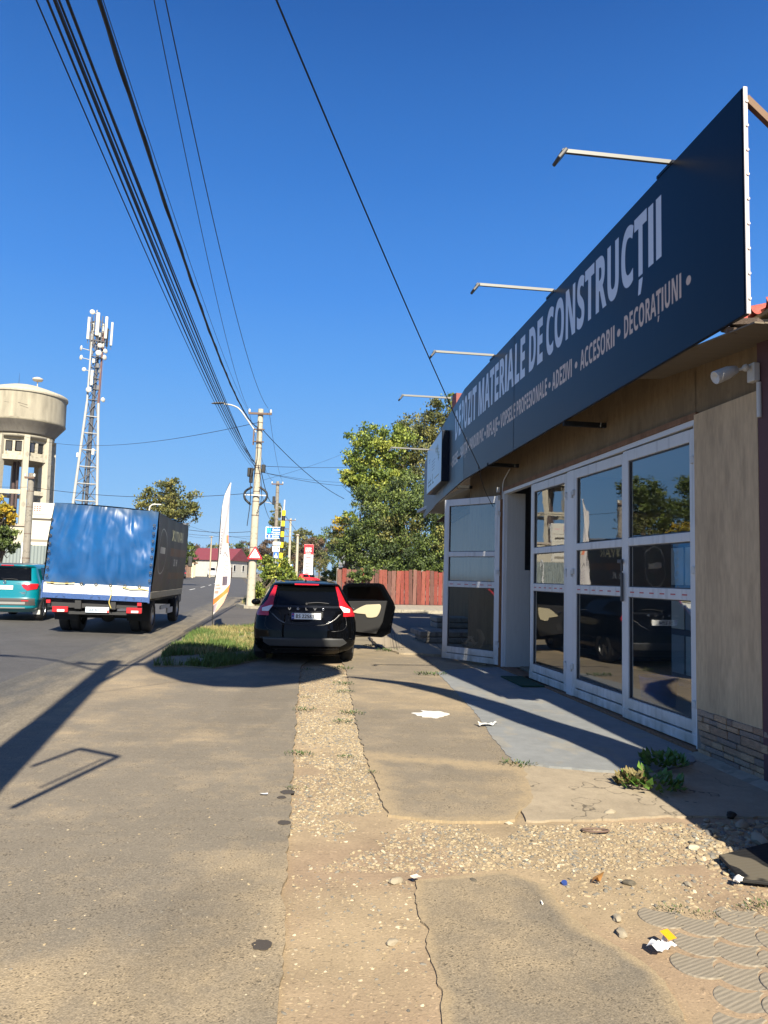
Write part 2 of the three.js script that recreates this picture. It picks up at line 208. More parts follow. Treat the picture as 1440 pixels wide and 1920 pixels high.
// ---------------------------------------------------------------- the shop. Its front: x runs along the wall away from us, z into the building, outwards is -z
const FR = Math.atan2(.9915, -.1299), FO = [3.07, 0, -7.3];
const S2 = [-.1299, .9915], N2 = [-.9915, -.1299];
const toFront = (x, f) => [(x - 3.07) * S2[0] + (f - 7.3) * S2[1], -((x - 3.07) * N2[0] + (f - 7.3) * N2[1])]; // [x, z] in the front's frame
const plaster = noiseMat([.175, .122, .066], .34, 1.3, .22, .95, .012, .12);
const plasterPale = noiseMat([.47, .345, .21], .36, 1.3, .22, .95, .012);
const pvc = mat(.60, .60, .60, .38), pvcDirty = noiseMat([.50, .495, .475], .10, .8, .5, .5), steel = mat(.45, .45, .46, .4, { metalness: .7 }), darkSteel = mat(.05, .05, .055, .5), rustWood = noiseMat([.20, .105, .055], .5, .6, .2, .9, .01), maroon = mat(.20, .055, .05, .7);
const waves = dataTex(256, 256, (u, v) => { const n = fbm(u * 6, v * 3, 3); return [n, n, n]; }, true);
const frameM = new THREE.MeshStandardMaterial({ map: dataTex(512, 1024, (u, v) => { const y = v * 3.4, n = fbm(u * 30, y * 6, 4), st = fbm(u * 60, y * 1.2, 3), low = sstep(.55, .02, y) * sstep(.3, .7, fbm(u * 22, y * 5 + 3, 3)), k = .95 + .10 * (n - .5) - .16 * sstep(.55, .8, st) - .30 * low; return [.62 * k, .615 * k, .605 * k * (1 - .08 * low)]; }, true), roughness: .4 }); frameM.map.repeat.set(1 / 3.4, 1 / 3.4);
const glass = phys(.93, .97, .95, .015, { transmission: 1, thickness: 0, ior: 2.5, bumpMap: waves, bumpScale: .0003 });
const shop = thing('shop_building', 'tan plastered shop with stone plinth, white glazed doors and blue sign along its front', 'shop', FO, FR);
{
  const wall = [box(12, 3.86, .3, -6.0, 1.93, .15), box(6.72, .58, .3, 3.36, 3.57, .15), box(2.4, 3.86, .3, 7.92, 1.93, .15), box(.02, .58, .3, 0, 3.57, .15)];
  // the wall beyond the bend, and the sides and back that close the building
  const pts = [[9.12, 0]]; for (const [x, f] of [[2.33, 17.57], [2.24, 20.05], [2.1, 25.0]]) pts.push(toFront(x, f));
  for (let i = 0; i + 1 < pts.length; i++) { const a = pts[i], b = pts[i + 1]; wall.push(beam(V(a[0], 2.3, a[1] + .15), V(b[0] + .05, 2.3, b[1] + .15), .3, 4.6)); }
  const e = pts[pts.length - 1]; wall.push(box(.3, 3.86, 8, e[0] + .1, 1.93, e[1] + 4.2), box(30, 3.86, .3, 4, 1.93, 8.3), box(.3, 3.86, 8, -11.85, 1.93, 4.3));
  wall.push(box(8.4, .32, .1, 4.9, 4.02, .05));
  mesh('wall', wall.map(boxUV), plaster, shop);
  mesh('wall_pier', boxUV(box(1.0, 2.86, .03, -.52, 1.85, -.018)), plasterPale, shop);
  mesh('corner_column', boxUV(box(.6, 3.86, .05, -1.36, 1.93, -.03)), mat(.09, .04, .045, .8), shop);
  const plinth = sub('plinth', shop), tones = [[.30, .19, .12], [.38, .26, .17], [.33, .235, .165], [.25, .19, .15], [.42, .27, .16], [.21, .155, .12]].map(c => noiseMat(c, .5, .3, 2, .9, .02));
  mesh('mortar', boxUV(box(3.02, .44, .03, -1.53, .21, -.012)), mat(.20, .165, .135, .95), plinth);
  let ry = 0; for (const hh of [.075, .05, .065, .055, .08, .05, .06]) { let s = -.04 - rr(0, .08); const y = ry + hh / 2; ry += hh; while (s > -3.0) { const w = rr(.07, .30), g = rbox(w - .006, hh - rr(.003, .012), .03 + rr(0, .03), .008, s - w / 2, y, -.03, rr(-.04, .04), rr(-.03, .03), rr(-.02, .02)); mesh('stone', boxUV(g), tones[Math.floor(rnd() * 6)], plinth); s -= w; } }
  mesh('plinth_fillet', boxUV((() => { const sh = new THREE.Shape([[0, 0], [.22, 0], [.04, .035], [0, .04]].map(a => new THREE.Vector2(...a))); return xf(new THREE.ExtrudeGeometry(sh, { depth: 3.0, bevelEnabled: false }), -3.06, .0, -.03, 0, Math.PI / 2, 0); })()), kerbM, shop).position.set(0, 0, 0);
  mesh('floor', boxUV(box(20, .05, 8, 4, .035, 4.3)), noiseMat([.26, .20, .14], .3, 1.2, .2, .5), shop);
  mesh('ceiling', box(29, .1, 8, 3, 3.8, 4.3), mat(.5, .5, .48, .9), shop);
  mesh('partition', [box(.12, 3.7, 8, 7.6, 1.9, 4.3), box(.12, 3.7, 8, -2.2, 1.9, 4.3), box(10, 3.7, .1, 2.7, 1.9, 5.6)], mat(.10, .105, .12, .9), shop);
  // brown boards and soffit between the wall and the sign
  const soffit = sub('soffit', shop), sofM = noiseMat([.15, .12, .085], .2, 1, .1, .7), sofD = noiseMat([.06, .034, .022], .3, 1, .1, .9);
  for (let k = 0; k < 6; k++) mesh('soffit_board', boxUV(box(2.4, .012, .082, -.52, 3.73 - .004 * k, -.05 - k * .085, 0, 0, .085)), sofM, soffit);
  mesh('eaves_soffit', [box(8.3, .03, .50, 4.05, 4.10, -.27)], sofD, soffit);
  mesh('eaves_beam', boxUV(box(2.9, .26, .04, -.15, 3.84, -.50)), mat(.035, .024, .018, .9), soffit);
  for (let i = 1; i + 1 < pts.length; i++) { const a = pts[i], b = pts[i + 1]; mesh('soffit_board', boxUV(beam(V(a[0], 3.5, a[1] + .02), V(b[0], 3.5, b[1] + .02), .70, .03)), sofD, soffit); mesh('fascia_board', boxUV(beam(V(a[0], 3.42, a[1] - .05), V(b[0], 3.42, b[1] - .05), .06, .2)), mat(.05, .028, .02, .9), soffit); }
  // low-pitched roof behind the sign
  const rg = new THREE.BufferGeometry(), z1 = .0, z2 = 4.2; rg.setAttribute('position', new THREE.Float32BufferAttribute([-12, 3.92, z1, 9, 3.92, z1, 9, 4.9, z2, -12, 4.9, z2, 9, 3.92, .35, e[0], 3.92, e[1] + .6, e[0], 4.9, e[1] + 4, 9, 4.9, z2, -12, 3.92, 8.4, -12, 4.9, z2, 9, 4.9, z2, 9, 3.92, 8.4], 3)); rg.setIndex([0, 2, 1, 0, 3, 2, 4, 6, 5, 4, 7, 6, 8, 10, 9, 8, 11, 10]); rg.computeVertexNormals();
  const tileM = noiseMat([.36, .07, .055], .5, .5, 1, .6, .02), roof = mesh('roof', rg, tileM, shop);
  for (let k = 0; k < 5; k++) for (let j = 0; j < 2; j++) { const g = new THREE.CylinderGeometry(.085, .1, .42, 12, 1, true, -Math.PI / 2, Math.PI); xf(g, 0, 0, 0, Math.PI / 2 - .25, 0, 0); xf(g, -1.22 - k * .2, 3.95 + j * .09, -.08 + j * .36); mesh('roof_tile', g, tileM, roof); }
  mesh('eaves_board', [box(.9, .03, .12, -1.62, 3.83, -.15, .1, 0, .05), box(.7, .03, .09, -1.6, 3.77, -.26, 0, 0, -.06), box(.3, .05, .05, -1.42, 3.71, -.33, .3, .5, .1)], noiseMat([.40, .33, .22], .3, .5, 1, .8), shop);
  mesh('eaves_rubble', [box(.3, .05, .07, -1.45, 3.70, -.42, .3, .3, .2), box(.22, .05, .08, -1.3, 3.69, -.46, .1, -.3, .4)], noiseMat([.16, .12, .10], .6, .3, 1, .95, .02), shop);
  { const q = toFront(3.3, 24.2); mesh('roof_gable', box(.4, 2.2, 2.3, q[0], 6.5, q[1], 0, .12, 0), maroon, shop); }
  // door frame, inner jamb and doorway
  mesh('door_frame', [box(6.62, .055, .09, 3.29, 3.215, .03), box(.05, 3.2, .09, -.005, 1.6, .03), box(.21, 3.15, .09, 3.27, 1.6, .035), box(.09, 3.2, .1, 6.5, 1.6, .03)], pvc, shop);
  mesh('door_jamb', [box(.03, 2.2, .34, 6.43, 2.1, .2), box(.03, 1.75, .44, 6.425, .92, .25)], pvcDirty, shop);
  mesh('door_trim', [box(.09, 3.25, .1, 6.62, 1.62, -.01), box(6.7, .06, .04, 3.3, 3.275, -.01)].map(boxUV), rustWood, shop);
  mesh('threshold', boxUV(box(6.5, .05, .25, 3.2, .02, .06)), rustWood, shop);
  const printM = mat(.50, .12, .12, .6);
  function leaf(x, z, turn, w, dir) { // dir +1: the leaf runs away from its hinge along +x
    const d = sub('door', shop, [x, 0, z], turn), c = q => q.map(g => xf(g, dir * w / 2, 0, 0));
    const H0 = .055, H1 = 3.17, st = .125, t = .065, rails = [[2.085, .095], [1.505, .115]];
    const f = [rbox(st, H1 - H0, t, .008, -w / 2 + st / 2, (H0 + H1) / 2, 0), rbox(st, H1 - H0, t, .008, w / 2 - st / 2, (H0 + H1) / 2, 0), rbox(w - 2 * st, .13, t, .008, 0, H1 - .065, 0), rbox(w - 2 * st, .115, t, .008, 0, .235, 0), rbox(w, .105, t + .018, .008, 0, H0 + .055, 0)];
    for (const [y, hh] of rails) f.push(rbox(w - 2 * st, hh, t, .008, 0, y, 0));
    // glazing beads, a thin dark gasket
    const bands = [[.295, 1.447], [1.563, 2.037], [2.133, 3.038]];
    mesh('frame', boxUV(merge(c(f))), frameM, d);
    const gk = []; for (const [a, b] of bands) for (const s of [-1, 1]) gk.push(box(.012, b - a, .03, s * (w / 2 - st - .004), (a + b) / 2, 0), box(w - 2 * st, .012, .03, 0, s < 0 ? a + .004 : b - .004, 0));
    mesh('gasket', c(gk), darkSteel, d);
    for (const [a, b] of bands) mesh('pane', c([xf(new THREE.PlaneGeometry(w - 2 * st + .01, b - a + .01), 0, (a + b) / 2, 0, 0, Math.PI, 0)]), glass, d);
    for (let i = 0; i < 6; i++) mesh('tape_print', c([box(.09, .014, .003, -w / 2 + st + .1 + i * (w - 2 * st - .2) / 5, 1.503, -t / 2 - .002)]), printM, d);
    for (const y of [.42, 1.72, 2.82]) mesh('hinge', [cyl(.016, .016, .09, 10, dir * .0, y, -t / 2 - .012), rbox(.055, .075, .03, .006, dir * .045, y + .03, -t / 2 - .01)], pvcDirty, d);
    return d;
  }
  const d1 = leaf(.03, .05, .03, 1.53, 1), d2 = leaf(3.145, .01, .03, 1.575, -1); leaf(3.40, .04, .03, 1.49, 1);
  const open = leaf(6.60, -.03, 0, 1.42, 1); open.rotation.y = .60; // swung out towards the street
  mesh('handle', [rbox(.035, .34, .03, .01, 1.50, 1.56, -.06), rbox(.10, .045, .03, .008, 1.545, 1.86, -.06)], darkSteel, d1);
  mesh('lock', [cyl(.03, .03, .03, 14, -1.5, 1.86, -.05, Math.PI / 2, 0, 0), box(.03, .09, .02, -1.5, 1.79, -.055)], darkSteel, d2);
  // things fixed to the wall
  for (const [s, w] of [[2.11, .56], [5.69, .56], [8.95, .34]]) mesh('sign_bracket', box(.06, .06, w, s, 3.60, -w / 2), mat(.006, .006, .006, .9), shop);
  mesh('cable_conduit', [tube([V(6.1, 3.6, -.03), V(6.35, 3.5, -.03), V(6.5, 3.4, -.03), V(6.55, 3.1, -.03)], .012, 16), box(.06, .09, .05, 6.62, 3.28, -.09), box(.05, .08, .05, 6.60, 3.13, -.08)], pvcDirty, shop);
}
{ // wares seen through the glass
  const wareM = [mat(.55, .55, .53, .5), mat(.35, .36, .38, .4), mat(.62, .58, .5, .6), mat(.12, .13, .16, .5), mat(.05, .09, .26, .5)];
  for (let k = 0; k < 3; k++) {
    const t = thing('tile_display', ['display board of pale tiles behind the right door leaf', 'display board of grey tiles behind the middle door leaf', 'display board of dark tiles behind the half-hidden door leaf'][k], 'display board', FO, FR);
    const x = [.75, 2.45, 4.1][k], z = [1.5, 2.0, 2.3][k];
    mesh('stand', [box(1.35, 2.3, .05, x, 1.22, z + .05), box(1.35, .06, .4, x, .09, z)], wareM[3], t);
    for (let i = 0; i < 3; i++) for (let j = 0; j < 3; j++) mesh('tile', rbox(.38, .6, .025, .006, x - .43 + i * .43, .5 + j * .7, z + .01), wareM[(i + j + k) % 3], t);
  }
  const box0 = [[.45, .8, .9, 'white carton stacked behind the right door leaf'], [1.15, .9, .8, 'grey carton standing on the shop floor behind glass'], [2.3, .8, 1.0, 'blue tub standing low behind the middle door leaf']];
  box0.forEach(([x, z, s, l], i) => { const t = thing(i === 2 ? 'paint_tub' : 'carton', l, i === 2 ? 'tub' : 'carton', FO, FR); if (i === 2) { mesh('tub_body', xf(new THREE.LatheGeometry([[0, 0], [.2, 0], [.24, .34], [.25, .36], [.22, .36], [.2, .03], [0, .03]].map(a => new THREE.Vector2(...a)), 20), x, .07, z), wareM[4], t); } else { mesh('carton_body', rbox(.4, .62 * s, .32, .01, x, .07 + .31 * s, z), wareM[i], t); mesh('tape', box(.06, .004, .325, x, .073 + .62 * s, z), wareM[2], t); } });
}

// ---------------------------------------------------------------- the long blue sign over the front
const navy = phys(.003, .007, .018, .35, { specularIntensity: .4 }), capM = mat(.46, .42, .41, .45);
const SG = [-1.66, 10.1]; // the run of the sign that carries print, as length along it
const signL = q => q > 868 ? frontS(q) : q > 850.6 ? lerp(7.5, 8.84, (868 - q) / 17.4) : lerp(8.84, 9.3, (850.6 - q) / 4.6);
function frontS(q) { const d = V((q - 720) / 1400, (960 - 800) / 1400, -1).applyQuaternion(camQ), a = 3.07 + N2[0] * .55, b = 7.3 + N2[1] * .55, k = d.x / -d.z; return (k * b - a) / (S2[0] - k * S2[1]); }
const signTex = canvasTex(2048, 320, (x, w, h) => {
  const k = w / (SG[1] - SG[0]), X = s => w - (s - SG[0]) * k, Y = y => h - (y - 3.56) * h / 1.85;
  x.fillStyle = '#050e1f'; x.fillRect(0, 0, w, h); for (let k = 0; k < 260; k++) { x.fillStyle = `rgba(120,110,95,${.012 + .02 * rnd()})`; const a = rnd() * w, b = rnd() * h; x.fillRect(a, b, 2 + rnd() * 5, 20 + rnd() * 120); }
  const adv = (c) => c === 'I' ? 31 : c === ' ' ? 24 : x.measureText(c).width;
  const word = (str, pa, pb, y0, cap, col, fat) => { // a word between two survey columns, in tall narrow capitals
    const sa = signL(pa), sb = signL(pb); x.save(); x.fillStyle = x.strokeStyle = col; x.font = 'bold 100px sans-serif'; const m = [...str].reduce((t, c) => t + adv(c), 0) - 6, L = X(sb) - X(sa), hh = Y(y0) - Y(y0 + cap);
    x.translate(X(sa), Y(y0)); x.scale(L / m, hh / 71.5); x.lineWidth = fat; let p = 0; for (const c of str) { if (c === 'I') x.fillRect(p + 5, -71.5, 20 + fat * .4, 71.5); else { x.fillText(c, p, 0); if (fat) x.strokeText(c, p, 0); } p += adv(c); } x.restore(); };
  for (const [t, a, b] of [['D', 850.2, 855.8], ['E', 857.4, 861.8], ['P', 863.4, 868.4], ['O', 869.8, 875.4], ['Z', 876.8, 881.4], ['I', 882.6, 884.6], ['T', 885.4, 892], ['MATERIALE', 895.7, 982.8], ['DE', 989, 1016], ['CONSTRUCŢII', 1022, 1243]]) word(t, a, b, 4.60, .62, '#d5d9e0', 2.5);
  for (const [t, a, b] of [['GRESIE', 846.5, 857], ['FAIANŢĂ', 862, 876.5], ['PANOURI PVC', 881, 907], ['RIFLAJE', 912.5, 933.5], ['VOPSELE PROFESIONALE', 939, 1025], ['ADEZIVI', 1035, 1072], ['ACCESORII', 1088, 1153], ['DECORAŢIUNI', 1170, 1281]]) word(t, a, b, 4.055, .235, '#d9b99f', 1.5);
  x.fillStyle = '#d9b99f'; for (const q of [845, 859.5, 879, 910, 936, 1030, 1080, 1161, 1295]) { x.beginPath(); x.arc(X(signL(q)), Y(4.165), 7.5, 0, 7); x.fill(); }
});
const signFace = new THREE.MeshPhysicalMaterial({ map: signTex, roughness: .35, specularIntensity: .45 });
const sign = thing('shop_sign', 'long dark blue sign with white lettering along the top of the shop front', 'sign', FO, FR);
{
  const path = [[-1.66, -.55], [4.22, -.55], [7.5, -.55]]; for (const [x, f] of [[1.50, 16.0], [1.42, 18.0], [1.36, 20.05], [1.29, 24.3]]) path.push(toFront(x, f));
  let L = -1.66; const B = 3.555, T = 5.40, lift = (g, s0) => { const p = g.attributes.position; for (let k = 0; k < p.count; k++) p.setY(k, p.getY(k) + .0145 * (7.5 - s0 - p.getX(k))); return g; }; // the straight run rises a little towards its near end
  for (let i = 0; i + 1 < path.length; i++) {
    const a = path[i], b = path[i + 1], len = Math.hypot(b[0] - a[0], b[1] - a[1]), ang = Math.atan2(-(b[1] - a[1]), b[0] - a[0]), g = sub('panel', sign, [a[0], 0, a[1]], ang);
    const drop = i > 4 ? .02 : 0;
    const body = rbox(len - .006, T - B, .03, .006, len / 2, (T + B) / 2 - drop, .015); mesh('panel_body', i < 2 ? lift(body, a[0]) : body, i > 3 ? mat(.10, .10, .11, .5) : navy, g);
    if (L < 9.9) { const e = Math.min(len, SG[1] - .01 - L), f = new THREE.PlaneGeometry(e - .022, T - B - .012), uv = f.attributes.uv; for (let k = 0; k < uv.count; k++) uv.setX(k, 1 - ((L + (1 - uv.getX(k)) * e) - SG[0]) / (SG[1] - SG[0])); xf(f, e / 2, (T + B) / 2, -.004, 0, Math.PI, 0); mesh('panel_face', i < 2 ? lift(f, a[0]) : f, signFace, g); }
    L += len;
  }
  mesh('end_cap', [rbox(.012, T - B, .036, .004, -1.669, (T + B) / 2, -.533), ...[...Array(9)].map((_, k) => cyl(.012, .012, .01, 8, -1.678, B + .12 + k * .2, -.525, 0, 0, Math.PI / 2))].map(g => g.translate(0, .133, 0)), capM, sign);
  mesh('top_clip', [-.45, 2.64, 5.5].map(s => box(.3, .03, .12, s, T + .012 + .0145 * (7.5 - s), -.5)), navy, sign);
  mesh('brace', beam(V(-1.62, 5.47, -.5), V(-1.75, 4.45, .5), .05, .05), noiseMat([.16, .10, .06], .4, .4, 1, .8), sign);
}
{ // lit sign box
  const a = toFront(1.29, 17.1), b = toFront(1.13, 20.0), len = Math.hypot(b[0] - a[0], b[1] - a[1]), ang = Math.atan2(-(b[1] - a[1]), b[0] - a[0]);
  const o = thing('sign_box', 'pale blue box sign with leaf drawings fixed on the far end of the blue sign', 'sign', FO, FR), g = sub('box_body', o, [a[0], 0, a[1]], ang);
  mesh('case', rbox(len, 1.2, .26, .01, len / 2, 4.44, .14), navy, g);
  const t = canvasTex(512, 256, (x, w, h) => { x.fillStyle = '#c9dbe4'; x.fillRect(0, 0, w, h); x.fillStyle = '#5e6b52'; for (const [cx, cy, s] of [[380, 70, 26], [330, 60, 18], [420, 110, 22]]) for (let k = 0; k < 9; k++) { x.save(); x.translate(cx, cy); x.rotate(k * .7); x.beginPath(); x.ellipse(s * .7, 0, s * .6, s * .18, 0, 0, 7); x.fill(); x.restore(); } x.fillStyle = '#7d8fa0'; for (let k = 0; k < 4; k++) x.fillRect(190, 100 + k * 16, 120 - k * 9, 5); x.fillRect(60, 70, 60, 6); x.fillRect(70, 84, 40, 6); x.fillStyle = '#3c4a3a'; x.fillRect(60, 196, 120, 8); x.fillRect(60, 216, 120, 8); x.fillRect(70, 180, 10, 50); x.fillRect(130, 180, 10, 50); x.fillRect(215, 172, 12, 56); x.fillRect(215, 218, 48, 10); x.fillStyle = '#8c7d45'; x.fillRect(290, 206, 150, 6); });
  mesh('face', xf(new THREE.PlaneGeometry(len - .02, 1.18), len / 2, 4.44, .004, 0, Math.PI, 0), new THREE.MeshStandardMaterial({ map: t, roughness: .35 }), g);
}
{ // floodlights on arms above the sign
  const where = [[-.53, 'nearest and largest'], [2.56, 'second nearest'], [5.44, 'third'], [8.5, 'fourth']];
  const mk = (pos, ang, label, s = 1) => {
    const o = thing('sign_floodlight', label, 'floodlight', FO, FR, 'floodlights on arms above the blue sign'), g = sub('arm_assembly', o, pos, ang);
    mesh('arm', box(.032, .035, 1.06, 0, 0, -.52), mat(.14, .14, .135, .5, { metalness: .4 }), g);
    const h = sub('lamp_head', o, pos, ang); mesh('housing', [rbox(.16, .035, .13, .012, 0, -.06, -1.07, -.9, 0, 0), cyl(.02, .02, .1, 8, 0, -.02, -1.05, 0, 0, Math.PI / 2)], darkSteel, h); h.name = partName(o, 'lamp_head_body');
  };
  where.forEach(([s, w]) => { const onBend = s > 7.5, z = onBend ? -.62 : -.55; mk([s, 5.44 + .0145 * Math.max(0, 7.5 - s), z], 0, `slim grey floodlight arm sticking out over the blue sign, ${w} of the row`); });
  const b = toFront(1.18, 19.6); mk([b[0], 5.0, b[1]], .05, 'slim grey floodlight arm reaching out above the pale box sign');
}
{ // swivel lamp at the wall's end
  const o = thing('wall_spotlight', 'white swivelling spotlight on the wall under the right end of the sign', 'spotlight', FO, FR);
  mesh('mount', [rbox(.1, .16, .06, .01, -1.06, 3.42, -.09), cyl(.02, .02, .3, 8, -1.10, 3.18, -.07)], pvcDirty, o);
  mesh('joint', [new THREE.SphereGeometry(.032, 12, 8).translate(-1.06, 3.46, -.16), bar(V(-1.06, 3.46, -.14), V(-1.04, 3.44, -.24), .014)], pvcDirty, o);
  const q = new THREE.LatheGeometry([[0, 0], [.035, 0], [.055, .08], [.058, .21], [.05, .21], [.0, .19]].map(a => new THREE.Vector2(...a)), 20); xf(q, 0, 0, 0, -Math.PI / 2 - .42, 0, 0); xf(q, -1.03, 3.45, -.23); mesh('lamp_hood', q, pvcDirty, o);
}

// ---------------------------------------------------------------- vehicles. A car's own frame: x to its right, z backwards from the rear bumper (-z is forward)
const rubber = mat(.018, .018, .019, .85), darkPlastic = mat(.03, .03, .032, .6), chrome = mat(.75, .75, .77, .18, { metalness: 1 }), alloy = mat(.42, .43, .45, .3, { metalness: .8 });
const redLens = phys(.42, .012, .018, .12, { clearcoat: 1, clearcoatRoughness: .05 }), clearLens = phys(.72, .70, .68, .12, { clearcoat: 1 }), carGlass = phys(.002, .0025, .003, .3, { clearcoat: .7, clearcoatRoughness: .015, specularIntensity: 0 });
class Body { // rings of outline from the sill to the roof: [y, half width, rear, front, roundness behind, corner depth behind]
  constructor(levels) { this.lv = levels; }
  at(y) { const l = this.lv; let k = 0; while (k < l.length - 2 && y > l[k + 1][0]) k++; const a = l[k], b = l[k + 1], t = clamp((y - a[0]) / (b[0] - a[0]), 0, 1); return a.map((v, i) => lerp(v, b[i], t)); }
  rear(x, y) { const [, w, zr, , n, L] = this.at(y), q = clamp(Math.abs(x) / w, 0, .9999); return zr + L * (1 - Math.pow(1 - Math.pow(q, n), 1 / n)); }
  shell(step = .025) {
    const ys = []; const l = this.lv; for (let k = 0; k + 1 < l.length; k++) { const n = Math.max(1, Math.round((l[k + 1][0] - l[k][0]) / step)); for (let i = 0; i < n; i++) ys.push(lerp(l[k][0], l[k + 1][0], i / n)); } ys.push(l[l.length - 1][0]);
    const M = 32, pos = [], idx = []; let N = 0;
    for (const y of ys) { const [, w, zr, zf, n, L] = this.at(y), ring = []; for (let i = 0; i <= M; i++) { const x = Math.sin((i / M - .5) * Math.PI) * w * .9999; ring.push([x, -this.rear(x, y)]); } for (let i = M; i >= 0; i--) { const x = Math.sin((i / M - .5) * Math.PI) * w * .9999, q = Math.abs(x) / w; ring.push([x, -(zf - .9 * (1 - Math.pow(1 - Math.pow(q, 2.6), 1 / 2.6)))]); } N = ring.length; for (const [x, z] of ring) pos.push(x, y, z); }
    for (let j = 0; j + 1 < ys.length; j++) for (let i = 0; i < N; i++) { const a = j * N + i, b = j * N + (i + 1) % N; idx.push(a, b, b + N, a, b + N, a + N); }
    const top = pos.length / 3; pos.push(0, ys[ys.length - 1], -(l[l.length - 1][2] + l[l.length - 1][3]) / 2); const o = (ys.length - 1) * N; for (let i = 0; i < N; i++) idx.push(o + i, o + (i + 1) % N, top);
    const bt = pos.length / 3; pos.push(0, ys[0], -2); for (let i = 0; i < N; i++) idx.push((i + 1) % N, i, bt);
    const g = new THREE.BufferGeometry(); g.setAttribute('position', new THREE.Float32BufferAttribute(pos, 3)); g.setIndex(idx); g.computeVertexNormals(); return g;
  }
  patch(y0, y1, xl, xr, off = .006, ny = 14, nx = 16) { // a piece of skin between two edges given as functions of height
    const pos = [], idx = [], uv = []; for (let j = 0; j <= ny; j++) { const y = lerp(y0, y1, j / ny), a = xl(y), b = xr(y); for (let i = 0; i <= nx; i++) { const x = lerp(a, b, i / nx), w = this.at(y)[1], s = 1 + off / w * Math.pow(Math.abs(x) / w, 4); pos.push(x * s, y, -(this.rear(clamp(x, -w * .9995, w * .9995), y) - off)); uv.push(i / nx, j / ny); } }
    for (let j = 0; j < ny; j++) for (let i = 0; i < nx; i++) { const a = j * (nx + 1) + i; idx.push(a, a + 1, a + nx + 2, a, a + nx + 2, a + nx + 1); }
    const g = new THREE.BufferGeometry(); g.setAttribute('position', new THREE.Float32BufferAttribute(pos, 3)); g.setAttribute('uv', new THREE.Float32BufferAttribute(uv, 2)); g.setIndex(idx); g.computeVertexNormals(); return g;
  }
  line(pts, r, off = .004) { return tube(pts.map(([x, y]) => V(x, y, -(this.rear(x, y) - off))), r, pts.length * 6, 6); }
}
const pw = pts => y => { let k = 0; while (k < pts.length - 2 && y > pts[k + 1][0]) k++; const [a, p] = pts[k], [b, q] = pts[k + 1]; return lerp(p, q, clamp((y - a) / (b - a), 0, 1)); };
const neg = f => y => -f(y);
function wheel(parent, x, z, R, W, side) {
  const g = sub('wheel', parent, [x, R, z]);
  const t = new THREE.LatheGeometry([[R * .62, -W / 2], [R * .9, -W / 2], [R * .985, -W * .38], [R, -W * .2], [R, W * .2], [R * .985, W * .38], [R * .9, W / 2], [R * .62, W / 2]].map(a => new THREE.Vector2(...a)), 36); xf(t, 0, 0, 0, 0, 0, Math.PI / 2); mesh('tyre', t, rubber, g);
  const rim = [xf(new THREE.LatheGeometry([[R * .64, -W * .42], [R * .6, 0], [R * .56, W * .1], [R * .3, W * .12], [0, W * .12]].map(a => new THREE.Vector2(...a)), 30), 0, 0, 0, 0, 0, side * Math.PI / 2)]; for (let k = 0; k < 5; k++) rim.push(xf(box(.02, R * .56, R * .14, 0, R * .32, 0), side * W * .36, 0, 0, k * 2 * Math.PI / 5, 0, 0)); rim.push(cyl(R * .14, R * .14, .03, 12, side * W * .36, 0, 0, 0, 0, Math.PI / 2)); mesh('rim', rim, alloy, g); return g;
}
function plate(w, h, draw, tw = 512, th = 112) { const t = canvasTex(tw, th, draw); const g = rbox(w, h, .012, .004); return { g, face: new THREE.PlaneGeometry(w - .004, h - .004).translate(0, 0, .0068), m: new THREE.MeshStandardMaterial({ map: t, roughness: .45 }) }; }
const whitePlate = mat(.75, .75, .74, .5);

